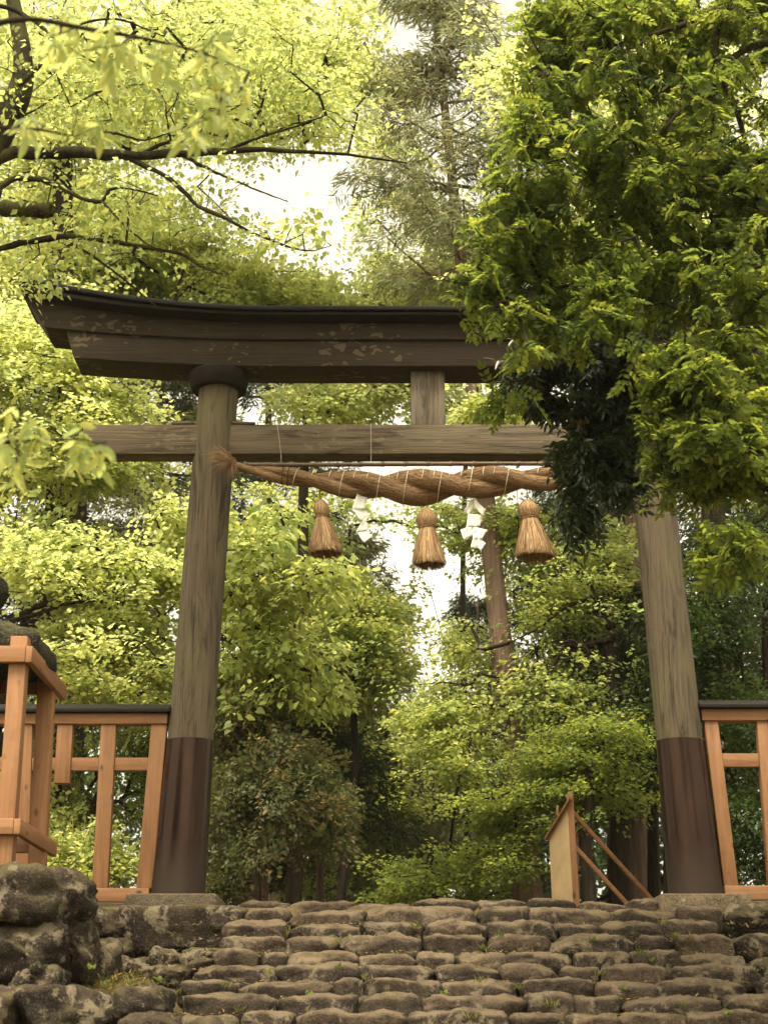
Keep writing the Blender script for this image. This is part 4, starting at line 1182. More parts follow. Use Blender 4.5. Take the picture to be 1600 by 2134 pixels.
def back_tree(name, label, px0, px1, ytop, Y, r0, r1, blobs, leafm, size, **kw):
    b, trk = trunk_px(px0, px1, ytop, Y, r0, r1)
    limbs = kw.pop('limbs', []); bark = kw.pop('bark', 'bark_dark'); cat = kw.pop('cat', 'tree'); grp = kw.pop('group', G_BACK)
    return tree(name, label, cat, b, trk, limbs, blobs, leafm, bark, size, group=grp, **kw)
MK = dict(tm=T_QUAD, wl=.80, layer=.42, droop=.30, tilt=.28)
back_tree('maple_tree', 'bright yellow green maple beyond the left ends of the beams', -160, -120, 500, 21.5, .18, .10,
    [(60, 720, 240, 120, 21.5, 1.6, 230), (130, 910, 200, 110, 21.5, 1.5, 170), (250, 960, 110, 55, 21.2, .7, 50), (20, 1010, 120, 60, 21.5, 1.2, 50), (230, 840, 90, 40, 21.3, .8, 36), (-60, 850, 120, 250, 22, 1.5, 120)],
    'leaf_yellow', .105, L=42, slen=.62, swid=.42, limbs=[([(-120, 760, 5), (-20, 800, 3.5), (60, 812, 2.5), (150, 830, 1.2)], 21.5), ([(-120, 920, 6), (0, 925, 4), (70, 905, 3), (150, 950, 1.5)], 21.4)], **MK)
back_tree('maple_tree', 'bright yellow green maple above the left fence', -60, 20, 1290, 20.5, .14, .07,
    [(120, 1180, 230, 75, 20.6, 1.3, 150), (300, 1210, 150, 90, 20.8, 1.2, 105), (180, 1320, 230, 80, 20.5, 1.2, 140), (300, 1400, 140, 70, 20.6, .9, 66), (90, 1410, 150, 55, 20.4, .9, 48), (240, 1475, 110, 30, 20.3, .6, 16), (370, 1075, 70, 50, 20.8, .6, 22), (60, 1130, 120, 50, 20.7, 1, 40)],
    'leaf_yellow', .10, L=40, slen=.55, swid=.40, limbs=[([(20, 1300, 7), (70, 1268, 6), (130, 1250, 5), (190, 1238, 4), (250, 1232, 2)], 20.3), ([(20, 1295, 5), (90, 1275, 4), (160, 1255, 3.5), (270, 1255, 2), (330, 1270, 1)], 20.2), ([(130, 1250, 3), (190, 1225, 2.5), (225, 1200, 2), (230, 1160, 1)], 20.2)], **MK)
back_tree('zelkova_tree', 'dense light green tree behind the left half of the lintel', 150, 170, 500, 25, .22, .12,
    [(90, 560, 180, 100, 25, 1.6, 120), (330, 590, 260, 90, 25, 1.6, 250), (560, 620, 160, 60, 25.3, 1.3, 100), (330, 500, 190, 70, 25, 1.5, 100), (160, 430, 200, 90, 25.5, 1.5, 110), (660, 640, 110, 40, 25, 1, 44)],
    'leaf_light', .115, L=40, slen=.62, swid=.42, **MK)
back_tree('zelkova_tree', 'tall light green tree filling the upper left corner', 90, 130, 60, 22, .24, .10,
    [(110, 90, 230, 160, 22, 1.8, 185), (380, 80, 240, 130, 22.3, 1.8, 185), (600, 110, 170, 120, 22.6, 1.4, 105), (210, 260, 260, 90, 22, 1.5, 120), (500, 240, 180, 75, 22.6, 1.4, 80), (730, 170, 90, 120, 22.8, 1.2, 48), (60, 330, 140, 90, 22, 1.2, 50), (640, 20, 160, 50, 22.8, 1.2, 45)],
    'leaf_yellow', .10, L=38, slen=.58, swid=.42, **MK)
back_tree('light_tree', 'pale yellow green tree seen above and below the lintel near the strut', 610, 640, 860, 24.3, .12, .06,
    [(800, 850, 190, 75, 24.3, 1.2, 130), (690, 850, 110, 60, 24.3, 1.0, 60), (900, 600, 140, 75, 24.3, 1.2, 110), (980, 640, 110, 50, 24.3, 1.0, 55), (800, 640, 80, 40, 24.3, 1.0, 36), (1010, 850, 90, 70, 21.4, .7, 80), (960, 520, 100, 60, 24.3, 1.0, 40), (740, 800, 100, 30, 24.3, .8, 26)],
    'leaf_yellow', .105, L=38, slen=.62, swid=.44, **MK)
back_tree('light_tree', 'sparse light green tree edging the patch of bright sky', 975, 965, 545, 27, .06, .03,
    [(780, 470, 40, 60, 27, .7, 10), (790, 560, 40, 50, 27, .7, 14), (820, 300, 90, 70, 27, .9, 32), (880, 440, 80, 60, 27, .9, 34)],
    'leaf_light', .10, L=30, slen=.5, swid=.36, **MK)
back_tree('dogwood_tree', 'leafy light green tree just right of the left pillar', 395, 410, 1350, 19.6, .10, .06,
    [(545, 1130, 105, 65, 19.4, .6, 58), (620, 1195, 110, 35, 19.2, .5, 30), (520, 1230, 90, 70, 19.6, .7, 56), (560, 1330, 120, 80, 19.8, .8, 78), (600, 1430, 110, 70, 19.8, .7, 56), (690, 1190, 60, 30, 19.2, .4, 14), (540, 1480, 60, 50, 19.6, .5, 20), (600, 1060, 50, 30, 20, .4, 12)],
    'leaf_light', .105, tm=T_OVATE, wl=.62, L=22, slen=.5, swid=.30, droop=.45, tilt=.3, hang=.35, freq=.9, thr=-.15,
    limbs=[([(410, 1310, 4), (470, 1250, 3), (540, 1200, 2.4), (620, 1180, 1.4)], 19.4), ([(405, 1360, 4), (470, 1330, 3), (540, 1310, 2), (600, 1350, 1.2)], 19.7)])
back_tree('beech_tree', 'light green tree below the middle tassel, in front of the sky gaps', 700, 745, 1320, 24.5, .07, .04,
    [(720, 1290, 150, 75, 24.5, 1.2, 135), (765, 1390, 80, 60, 24.5, 1.0, 50), (690, 1410, 120, 60, 24.3, 1, 64), (760, 1460, 90, 40, 24.4, .8, 30), (700, 1100, 80, 45, 24.6, .8, 26), (740, 1340, 130, 70, 25, 1, 60)],
    'leaf_light', .10, L=36, slen=.55, swid=.38, **MK)
back_tree('maple_tree', 'mid green maple between the right tassel and the right pillar', 1290, 1270, 1330, 22, .16, .09,
    [(1040, 1150, 120, 60, 22.6, 1.0, 90), (1180, 1250, 120, 90, 22, 1.1, 105), (970, 1335, 70, 55, 22.5, .9, 36), (870, 1225, 70, 50, 22.5, .8, 26), (930, 1080, 70, 40, 22.5, .8, 26), (1150, 1420, 140, 80, 22, 1.2, 80), (950, 1480, 120, 75, 22.3, 1.1, 92), (950, 1570, 80, 75, 22, 1.0, 44), (1180, 1580, 70, 60, 22, .9, 40), (1260, 1160, 60, 90, 22, .8, 46), (1060, 1090, 130, 45, 22.4, .9, 50)],
    'leaf_light', .085, L=38, slen=.52, swid=.38, limbs=[
        ([(1275, 1310, 9), (1240, 1240, 7), (1200, 1190, 5), (1130, 1210, 3.5), (1060, 1235, 2)], 21.8), ([(1275, 1330, 8), (1220, 1345, 6), (1170, 1345, 4), (1110, 1350, 2)], 21.7),
        ([(1290, 1250, 8), (1270, 1180, 6), (1240, 1130, 5), (1180, 1090, 3), (1120, 1060, 2)], 21.9), ([(1230, 1360, 5), (1190, 1336, 4), (1150, 1350, 2)], 21.6), ([(1260, 1240, 5), (1180, 1265, 4), (1120, 1310, 2.5), (1060, 1340, 1.3)], 21.6)], **MK)
back_tree('maple_tree', 'darker green maple left of the right pillar above the notice board', 1230, 1225, 1580, 20.8, .10, .05,
    [(1210, 1560, 110, 70, 21, .9, 66), (1150, 1640, 110, 60, 21, .9, 56), (1280, 1480, 90, 80, 21.2, .8, 46), (980, 1700, 110, 60, 21.5, 1, 54), (1270, 1640, 70, 60, 21, .7, 32), (1060, 1790, 110, 60, 21.5, .9, 50)],
    'leaf_mid', .07, L=44, slen=.5, swid=.36, **MK)
back_tree('maple_tree', 'low mid green maple over the middle of the top step', 900, 905, 1760, 23, .08, .04,
    [(940, 1760, 100, 55, 23, .9, 66), (960, 1830, 120, 45, 23, .9, 60), (850, 1850, 70, 25, 23.4, .8, 18), (940, 1650, 80, 40, 23.6, .8, 30)],
    'leaf_mid', .075, L=42, slen=.5, swid=.36, **MK)
back_tree('light_tree', 'bright tree behind the hanging branches in the upper right', 1500, 1480, 250, 21, .22, .10,
    [(1180, 150, 190, 160, 20.5, 1.4, 120), (1420, 200, 230, 220, 21, 1.6, 190), (1280, 440, 220, 140, 21, 1.5, 150), (1500, 520, 160, 170, 21, 1.5, 120), (1120, 560, 130, 70, 21, 1.2, 60), (1330, 640, 250, 60, 21.2, 1.2, 90), (1500, 880, 150, 170, 21.5, 1.5, 90)],
    'leaf_yellow', .10, L=36, slen=.56, swid=.40, **MK)
back_tree('beech_tree', 'mid green tree low in the middle distance right of the bronze shrub', 800, 805, 1500, 30, .07, .04,
    [(700, 1520, 120, 70, 30, 1.2, 70), (840, 1540, 110, 70, 30, 1.2, 80), (780, 1640, 130, 70, 30, 1.2, 80), (640, 1440, 80, 60, 30, 1, 36), (880, 1480, 70, 40, 30, 1, 26)],
    'leaf_light', .10, L=34, slen=.6, swid=.42, **MK)
back_tree('light_tree', 'small light tree seen between the tassels', 640, 660, 1120, 28, .07, .04,
    [(690, 1080, 90, 60, 28, 1, 50), (1010, 1090, 90, 50, 28, 1, 40), (560, 1020, 70, 40, 28, .8, 16)],
    'leaf_light', .11, L=30, slen=.55, swid=.38, **MK)
# shrubs
SH = dict(tm=T_QUAD, wl=.55, droop=.15, tilt=.6, freq=.9, thr=-.2)
back_tree('evergreen_shrub', 'tall bronze tinged evergreen shrub right of the left pillar', 545, 550, 1600, 19.8, .06, .03,
    [(520, 1540, 85, 110, 19.8, .8, 120), (590, 1620, 115, 75, 19.7, .9, 150), (640, 1700, 95, 80, 19.7, .9, 130), (500, 1680, 85, 130, 19.9, .8, 105), (470, 1480, 45, 80, 20, .5, 40), (590, 1770, 110, 55, 19.8, .8, 70), (460, 1800, 45, 70, 19.8, .5, 34)],
    'leaf_bronze', .085, L=44, slen=.36, swid=.24, jit=.9, cat='shrub', group=None, bark='bark_brown', sag=.02, limbs=[([(530, 1870, 5), (535, 1800, 4.5), (540, 1720, 4), (552, 1640, 3)], 19.7), ([(548, 1870, 4), (546, 1810, 3.5), (530, 1770, 2.5), (505, 1750, 1.6)], 19.6)], **SH)
back_tree('leafy_shrub', 'bright yellow green shrub seen through the left fence', 180, 180, 1790, 20.6, .04, .02,
    [(160, 1780, 105, 60, 20.4, .6, 80), (240, 1800, 65, 45, 20.3, .5, 40), (110, 1730, 60, 45, 20.6, .5, 26), (40, 1620, 60, 60, 20.8, .6, 24), (140, 1850, 130, 25, 20.3, .5, 36)],
    'leaf_yellow', .085, L=34, slen=.4, swid=.30, tm=T_QUAD, wl=.8, cat='shrub', group=None, droop=.2, tilt=.5)
back_tree('leafy_shrub', 'darker green shrub behind the upright bars of the left fence', 220, 200, 1660, 22, .05, .03,
    [(200, 1680, 110, 60, 22, .7, 60), (310, 1640, 60, 110, 21.8, .6, 50), (100, 1560, 110, 60, 22.2, .7, 44), (270, 1560, 90, 50, 22, .6, 36), (20, 1720, 80, 80, 22.4, .7, 30)],
    'leaf_mid', .07, L=44, slen=.4, swid=.30, tm=T_QUAD, wl=.7, cat='shrub', group=None, droop=.2, tilt=.5)
for (px, py, lab, seed) in ((455, 1830, 'low green shrub at the foot of the left pillar', 0), (650, 1855, 'bright low shrub between dark trunks behind the top step', 1), (830, 1860, 'low green shrub behind the middle of the top step', 2)):
    back_tree('low_shrub', lab, px, px, py - 20, 20.5 if seed == 0 else 27, .02, .012, [(px, py, 45 + 25 * (seed > 0), 38, 20.5 if seed == 0 else 27, .5, 36)], ['leaf_mid', 'leaf_light', 'leaf_mid'][seed], .065 if seed == 0 else .08, L=34, slen=.28, swid=.22, wl=.6, cat='shrub', group='low shrubs behind the steps')
EV = dict(tm=T_QUAD, wl=.50, droop=.2, tilt=.5, freq=.8, thr=-.2)
back_tree('evergreen_tree', 'dark evergreen tree behind the right fence', 1640, 1600, 1250, 21, .14, .08,
    [(1520, 1330, 120, 130, 21, 1, 170), (1560, 1520, 110, 120, 20.8, 1, 150), (1460, 1200, 90, 90, 21.2, .9, 70), (1560, 1720, 90, 120, 20.6, .9, 120), (1450, 1420, 60, 120, 21.3, .7, 64), (1580, 1130, 90, 70, 21, .9, 56)],
    'leaf_evergreen', .085, L=40, slen=.46, swid=.32, **EV)
back_tree('evergreen_tree', 'dark evergreen tree between the cedar trunk and the right pillar', 1360, 1350, 1500, 22.6, .10, .06,
    [(1250, 1480, 100, 100, 22.6, .8, 110), (1330, 1600, 80, 90, 22.6, .8, 110), (1210, 1640, 100, 60, 23, .8, 70), (1310, 1380, 70, 120, 22.7, .7, 80), (1200, 1330, 90, 100, 23, .8, 70), (1250, 1210, 80, 90, 23, .7, 50)],
    'leaf_evergreen', .080, L=42, slen=.46, swid=.32, **EV)

# ------------------------------------------------------------------ conifers
def conifer(label, px, lean, Y, r0, ytop, ybot, nb, blen, needle, bark, px_gap=None, L=42, dens=1.0, name='conifer_tree', size=.19, droop=-.15, grp='conifers behind the gate', aspect=.16, keep=None, base_px=None):
    """straight trunk with whorls of spreading boughs between the picture rows ytop and ybot"""
    SEED[0] += 17; rg = np.random.default_rng(SEED[0])
    b = ground_at(base_px if base_px is not None else px, Y); top = P(px + lean, ytop, Y); low = P(px, ybot, Y)
    root = thing(name, b, label, 'conifer', grp)
    H = top[2] - b[2]
    zs = np.linspace(-.2, H, 26); c = []
    for z in zs:
        q = max(z, 0) / H; xy = b[:2] + (top[:2] - b[:2]) * q
        c.append((xy[0], xy[1], b[2] + z, r0 * (1 - .86 * q) * (1 + .35 * math.exp(-max(z, 0) / .5))))
    c = np.array(c); n = 20; V = []
    for k in range(len(c)):
        for i in range(n):
            th = i / n * 2 * math.pi; rr_ = c[k, 3] * (1 + .05 * mnoise.noise(Vector((math.cos(th) * 3, math.sin(th) * 3, c[k, 2] * .4))))
            V.append((c[k, 0] + rr_ * math.cos(th), c[k, 1] + rr_ * math.sin(th), c[k, 2]))
    obj('trunk', V, np.array([[k * n + i, k * n + (i + 1) % n, (k + 1) * n + (i + 1) % n, (k + 1) * n + i] for k in range(len(c) - 1) for i in range(n)]), bark, root, True)
    A, D = [], []; S0, S1, R0, R1 = [], [], [], []
    for q in range(nb):
        u = rg.random(); z = low[2] + (top[2] - low[2]) * u; h = (z - b[2]) / H
        th = rg.uniform(0, 2 * math.pi); ln = blen * (1.05 - .75 * u ** 1.5) * rg.uniform(.65, 1.15)
        o = np.array([*(b[:2] + (top[:2] - b[:2]) * h), z]); d = np.array([math.cos(th), math.sin(th), 0]); prev = o
        m = max(4, int(ln / .32))
        for e in range(1, m + 1):
            t = e / m; p = o + d * ln * t; p[2] = z + ln * (droop * t + .22 * t * t) + rg.normal(0, .03)
            p[:2] += rg.normal(0, .03, 2)
            S0.append(prev); S1.append(p); rb = .012 + .035 * (1 - t) * min(1, ln / 2); R0.append(rb * 1.1); R1.append(rb)
            prev = p
            if t > .22:
                for sgn in (-1, 1):
                    if rg.random() < .85 * dens:
                        sd = np.array([-d[1], d[0], 0]) * sgn
                        w = (.10 + .42 * (1 - t) * min(1, ln / 2.2)) * rg.uniform(.5, 1.2)
                        tp = p + sd * w + d * w * .5 + [0, 0, -.05 - .08 * rg.random()]
                        if keep is None or keep(tp): A.append(tp); D.append(sd * .7 + d * .6)
                        S0.append(p); S1.append(tp); R0.append(.010); R1.append(.005)
        if keep is None or keep(prev): A.append(prev); D.append(d)
    A, D = np.array(A), np.array(D)
    v, f = frustums(np.array(S0), np.array(S1), np.array(R0), np.array(R1), 4); tag(obj('branches', v, f, bark, root, True), kind='stuff')
    V, Fc, rn, rn2 = spray(rg, A, D, L, .42, .24, size, aspect, T_QUAD, .25, .5, .45, .15, .07)
    obj('crown', V, Fc, needle, root, False, {'rnd': rn, 'rnd2': rn2})
    return root
conifer('tall cedar with a pale reddish trunk, its top rising into the bright sky', 900, -15, 22.2, .195, -170, 640, 80, 1.42, 'needle_glare', 'bark_cedar', L=46, dens=.9, size=.152, name='cedar_tree', base_px=1108)
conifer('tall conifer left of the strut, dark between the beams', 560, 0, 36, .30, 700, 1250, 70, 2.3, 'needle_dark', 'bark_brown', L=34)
conifer('dark conifer between the maples left of the left pillar', 330, 5, 33, .30, 690, 1200, 80, 1.9, 'needle', 'bark_brown', L=34)
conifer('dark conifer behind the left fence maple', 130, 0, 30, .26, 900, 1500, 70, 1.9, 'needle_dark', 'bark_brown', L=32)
conifer('dark conifer with bare dead boughs below the left tassel', 720, 0, 31, .13, 1120, 1820, 120, 1.7, 'needle', 'bark_brown', L=30, dens=.8)
conifer('shaded conifer behind the bronze shrub', 600, 0, 28, .14, 1350, 1850, 80, 1.6, 'needle', 'bark_brown', L=30)
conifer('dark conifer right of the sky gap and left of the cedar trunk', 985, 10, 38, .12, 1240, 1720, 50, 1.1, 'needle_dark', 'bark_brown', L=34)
conifer('shaded conifer low behind the middle maple', 850, 0, 34, .12, 1500, 1870, 80, 1.8, 'needle', 'bark_brown', L=30)
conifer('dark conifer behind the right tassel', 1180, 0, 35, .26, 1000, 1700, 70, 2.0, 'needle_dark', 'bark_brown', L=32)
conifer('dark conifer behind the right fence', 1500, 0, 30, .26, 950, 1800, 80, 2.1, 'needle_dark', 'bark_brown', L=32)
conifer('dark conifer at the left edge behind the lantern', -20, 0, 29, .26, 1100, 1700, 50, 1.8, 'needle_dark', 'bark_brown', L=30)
conifer('thick cedar with a furrowed reddish trunk between notice board and right pillar', 1318, -20, 23.5, .285, 300, 900, 18, 1.5, 'needle_dark', 'bark_cedar', L=24, name='cedar_tree', base_px=1326)
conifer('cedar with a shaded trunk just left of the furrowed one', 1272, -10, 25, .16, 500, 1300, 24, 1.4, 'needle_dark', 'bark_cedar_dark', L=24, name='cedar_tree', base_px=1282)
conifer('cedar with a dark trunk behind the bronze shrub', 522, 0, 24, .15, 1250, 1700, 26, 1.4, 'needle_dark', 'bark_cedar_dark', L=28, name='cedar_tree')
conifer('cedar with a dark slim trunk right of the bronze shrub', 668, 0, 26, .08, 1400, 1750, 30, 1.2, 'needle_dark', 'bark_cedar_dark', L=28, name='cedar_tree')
conifer('slim dark trunked cedar next to the right pillar', 1385, 0, 22, .06, 1200, 1650, 18, .9, 'needle_dark', 'bark_dark', L=24, name='cedar_tree')

# ------------------------------------------------------------------ near foliage: pinnate vine tree on the right, dark tree, near sprays on the left
def frond_mesh(name, mat, seed, n=5, length=.30, ls=.105, lw=.40, tm=T_OVATE):
    """one pinnate leaf along +x: stalk with paired leaflets and an end leaflet, drooping"""
    rg = np.random.default_rng(seed)
    def ctr(t): return np.array([t * length, 0, -.35 * length * t * t])
    pos, ax, nr, sz = [], [], [], []
    for i in range(n):
        t = .28 + .68 * i / (n - 1)
        for s in (-1, 1):
            pos.append(ctr(t)); ax.append((.55 + rg.normal(0, .08), s * (.85 + rg.normal(0, .08)), -.22 + rg.normal(0, .1))); nr.append((rg.normal(0, .18), rg.normal(0, .18) + .1 * s, 1)); sz.append(ls * rg.uniform(.82, 1.12) * (1.05 - .25 * abs(t - .55)))
    pos.append(ctr(1)); ax.append((1, rg.normal(0, .1), -.5)); nr.append((.3, 0, 1)); sz.append(ls * 1.1)
    V, Fc, k = leaves_vf(np.array(pos), np.array(ax), np.array(nr), np.array(sz), lw, tm)
    st = [ctr(t) for t in np.linspace(0, 1, 5)]
    v2, f2 = tube_vf(st, [.0028, .0025, .002, .0018, .001], 3, False)
    tri = [[q[0], q[1], q[2]] for q in f2] + [[q[0], q[2], q[3]] for q in f2]
    Fa = np.concatenate([Fc, np.array(tri) + len(V)])
    rn = np.concatenate([np.repeat(np.clip(rg.uniform(.25, .75) + rg.normal(0, .12, len(pos)), 0, 1), k), np.full(len(v2), .2)])
    return np.concatenate([V, v2]), Fa, rn
def rotmats(ax, nr):
    a = unit(ax); s = unit(np.cross(nr, a)); n = np.cross(a, s)
    return np.stack([a, s, n], 2)                # columns
def place_many(variants, mass, pos, ax, nr, sc, rg, parent, matname, single, n_single, single_name, mass_name, score):
    """the n_single best-seen leaves become objects, the rest one mass"""
    Rm = rotmats(ax, nr); order = np.argsort(-score); pick = order[:n_single]; rest = order[n_single:]
    vi = rg.integers(0, len(variants), len(pos)); org = root_origin(parent)
    mes = []
    for (V, Fc, rn) in variants:
        me = mesh_np(single_name, V, Fc, False, {'rnd': rn, 'rnd2': np.full(len(rn), .3)}); me.materials.append(M[matname]); mes.append(me)
    from mathutils import Matrix
    for i in pick:
        o = bpy.data.objects.new(single_name, mes[vi[i]]); coll.objects.link(o); o.parent = parent
        m3 = Rm[i] * sc[i]; p = pos[i] - org
        o.matrix_local = Matrix(((m3[0, 0], m3[0, 1], m3[0, 2], p[0]), (m3[1, 0], m3[1, 1], m3[1, 2], p[1]), (m3[2, 0], m3[2, 1], m3[2, 2], p[2]), (0, 0, 0, 1)))
    if len(rest):
        Vs, Fs, Rn, R2 = [], [], [], []; off = 0
        for k, (V, Fc, rn) in enumerate(mass or variants):
            ids = rest[vi[rest] == k]
            if not len(ids): continue
            W = np.einsum('mij,vj->mvi', Rm[ids] * sc[ids][:, None, None], V) + pos[ids][:, None]
            Vs.append(W.reshape(-1, 3)); Fs.append((Fc[None] + (np.arange(len(ids)) * len(V))[:, None, None]).reshape(-1, 3) + off); off += W.shape[0] * W.shape[1]
            Rn.append(np.clip(rn[None] + rg.normal(0, .2, (len(ids), 1)), 0, 1).reshape(-1)); R2.append(np.repeat(rg.random(len(ids)), len(V)))
        tag(obj(mass_name, np.concatenate(Vs), np.concatenate(Fs), matname, parent, False, {'rnd': np.concatenate(Rn), 'rnd2': np.concatenate(R2)}), kind='stuff')
def to_px(p):
    d = p - np.array([0, 0, EYE]); zc = d[:, 1] * CT + d[:, 2] * ST; yc = -d[:, 1] * ST + d[:, 2] * CT
    return 800 + F * d[:, 0] / zc, 1067 - F * yc / zc, zc
def near_tree(name, label, base, trunk, limbs, blobs, variants, matname, bark, per, spread, n_single, sname, mname, hang=.4, freq=.8, thr=-.15, tipr=.005, maxr=.035, seed=1, scr=(.75, 1.15), mass=None, wild=.35):
    rg = np.random.default_rng(seed)
    root = thing(name, base, label, 'tree')
    init = []
    if trunk is not None:
        c = spline(np.array(trunk, float), 40); v, f = tube_vf(c[:, :3], c[:, 3], 14); obj('trunk', v, f, bark, root, True); init.append(c[:, :3])
    for pl, Y in limbs:
        p, r = limb_pts(pl, Y); v, f = tube_vf(p, r, 8); obj('limb', v, f, bark, root, True); init.append(p)
    pts = np.concatenate([sample_blob(rg, b[:6], b[6], freq, thr, 0, seed + i * 1.7) for i, b in enumerate(blobs)])
    p0, p1, r0, r1, D = grow(rg, np.concatenate(init), None, pts, tipr, .05, maxr, .3)
    v, f = frustums(p0, p1, r0, r1); tag(obj('branches', v, f, bark, root, True), kind='stuff')
    m = len(pts); th = rg.uniform(0, 2 * math.pi, (m, 1)) + np.arange(per)[None] * 2.4
    d = unit(D * np.array([1, 1, .3]))
    ax = np.stack([np.cos(th), np.sin(th), np.full_like(th, -.15)], -1) * .85 + d[:, None] * .8
    ax[..., 2] -= hang * rg.uniform(.3, 1.3, ax.shape[:2])
    pos = pts[:, None] - d[:, None] * (rg.random((m, per, 1)) * spread) + rg.normal(0, .02, (m, per, 3))
    nr = np.array([0, 0, 1.0]) + rg.normal(0, wild, ax.shape); ax = ax + rg.normal(0, wild * .6, ax.shape)
    nr[..., 1] -= .25
    pos, ax, nr = pos.reshape(-1, 3), ax.reshape(-1, 3), nr.reshape(-1, 3)
    sc = rg.uniform(*scr, len(pos)); x, y, zc = to_px(pos)
    inside = (x > 10) & (x < 1590) & (y > 10) & (y < 2120)
    score = np.where(inside, -zc, -1e3) + rg.normal(0, .05, len(pos))
    place_many(variants, mass, pos, ax, nr, sc, rg, root, matname, None, n_single, sname, mname, score)
    return root
YW = 11.6
FV = [frond_mesh('leaf', None, s, n, .25, .080, .54) for s, n in ((1, 4), (2, 5), (3, 4), (4, 5))]
FQ = [frond_mesh('leaf', None, s, n, .25, .082, .62, T_QUAD) for s, n in ((1, 4), (2, 5), (3, 4), (4, 5))]
bW = np.array([5.2, 12.6, float(ground_h(5.2, 12.6))])
tw = [(5.2, 12.6, bW[2] - .2, .30), (5.1, 12.5, bW[2] + 1.5, .25), (4.6, 12.3, bW[2] + 4, .21), (3.9, 12.0, bW[2] + 6.2, .16), (3.3, 11.8, bW[2] + 8.2, .10)]
near_tree('pinnate_leaved_tree', 'large tree with feathery green leaves hanging over the right end of the gate', bW, tw, [
    ([(1640, 330, 9), (1540, 345, 7), (1440, 390, 6), (1340, 470, 5), (1260, 520, 4), (1180, 560, 3), (1090, 620, 1.5)], YW),
    ([(1640, 80, 10), (1560, 100, 8), (1490, 150, 7), (1400, 250, 5), (1320, 330, 4), (1230, 350, 3), (1120, 400, 1.5)], YW),
    ([(1500, 20, 8), (1490, 120, 7), (1530, 220, 6), (1560, 330, 5), (1580, 480, 4), (1570, 640, 3), (1520, 800, 2)], YW),
    ([(1640, 560, 7), (1560, 640, 5), (1480, 700, 4), (1400, 740, 3), (1300, 760, 1.6)], 11.2),
    ([(1660, 820, 6), (1590, 900, 5), (1520, 960, 4), (1440, 990, 2), (1360, 1010, 1)], 11.0),
    ([(1660, 1000, 5), (1600, 1070, 4), (1540, 1110, 2.5), (1490, 1150, 1)], 10.8),
    ([(1600, -40, 8), (1450, 40, 6), (1300, 90, 5), (1180, 120, 3), (1100, 150, 1.5)], YW)],
    [(1180, 120, 110, 130, 11.8, .8, 56), (1380, 120, 220, 150, 11.8, .9, 84), (1120, 330, 100, 110, 11.5, .7, 56), (1060, 450, 90, 70, 11.4, .6, 40), (1300, 330, 200, 140, 11.6, .9, 74), (1500, 350, 140, 200, 11.8, .9, 66),
     (1190, 520, 150, 90, 11.4, .7, 52), (1380, 560, 180, 120, 11.4, .8, 62), (1530, 640, 110, 150, 11.2, .7, 54), (1070, 640, 80, 35, 11.3, .5, 14), (1110, 700, 60, 40, 11.2, .5, 9), (1480, 750, 110, 70, 10.9, .6, 34), (1440, 860, 110, 70, 10.8, .5, 42), (1510, 860, 120, 120, 10.8, .6, 52), (1460, 950, 130, 55, 10.8, .5, 42), (1540, 1010, 100, 60, 10.7, .5, 34), (1540, 1130, 80, 50, 10.6, .4, 22), (1000, 880, 60, 60, 11.2, .3, 9), (1280, 625, 150, 45, 11.2, .6, 18), (1300, 20, 200, 60, 12, .8, 50), (1560, 80, 90, 150, 12, .8, 60), (1570, 450, 70, 200, 11.8, .7, 44), (1150, 20, 60, 60, 12, .5, 18), (1570, 900, 60, 160, 10.9, .5, 36), (1010, 560, 50, 50, 11.4, .4, 10)],
    FV, 'leaf_wisteria', 'bark_dark', 10, .40, 300, 'leaf', 'foliage', hang=.6, freq=.8, thr=-.10, seed=31, mass=FQ, wild=.6, scr=(.5, .85))
def cluster_mesh(seed, n=7, length=.16, ls=.10, lw=.34, tm=T_OVATE, spread=1.0):
    """whorl of narrow leaves at a twig end along +x"""
    rg = np.random.default_rng(seed); pos, ax, nr, sz = [], [], [], []
    for i in range(n):
        a = i * 2.4; t = i / n
        pos.append((t * length, 0, -.1 * t * length)); ax.append((.6, spread * math.cos(a), .45 * math.sin(a) - .35)); nr.append((rg.normal(0, .3), rg.normal(0, .3), 1)); sz.append(ls * rg.uniform(.8, 1.15))
    V, Fc, k = leaves_vf(np.array(pos), np.array(ax), np.array(nr), np.array(sz), lw, tm)
    return V, Fc, np.repeat(np.clip(rg.normal(.5, .2, n), 0, 1), k)
CV = [cluster_mesh(s) for s in (1, 2, 3)]
bD = np.array([4.4, 13.8, float(ground_h(4.4, 13.8))])
near_tree('dark_evergreen', 'dark glossy leaved evergreen hanging in front of the right part of the beams', bD,
    [(4.4, 13.8, bD[2] - .2, .16), (4.2, 13.7, bD[2] + 2, .13), (3.6, 13.4, bD[2] + 4.5, .10), (2.9, 13.2, bD[2] + 6.5, .06)],
    [([(1560, 560, 5), (1440, 600, 4), (1330, 640, 3.5), (1240, 700, 2.5), (1150, 760, 1.5)], 13.0), ([(1500, 700, 5), (1400, 760, 4), (1310, 830, 3), (1240, 900, 2.4), (1190, 1000, 1.4)], 12.9)],
    [(1220, 720, 120, 60, 13, .5, 80), (1160, 800, 110, 60, 12.9, .5, 84), (1260, 850, 120, 90, 12.9, .5, 150), (1230, 960, 80, 80, 12.8, .45, 70), (1300, 980, 70, 80, 12.8, .4, 50), (1205, 1070, 50, 55, 12.8, .35, 26), (1340, 740, 110, 80, 13, .5, 56), (1090, 770, 60, 60, 12.9, .4, 26), (1320, 640, 140, 50, 13, .5, 40)],
    CV, 'leaf_dark', 'bark_dark', 4, .2, 220, 'leaf', 'foliage', hang=.7, freq=1.2, thr=-.2, seed=41)
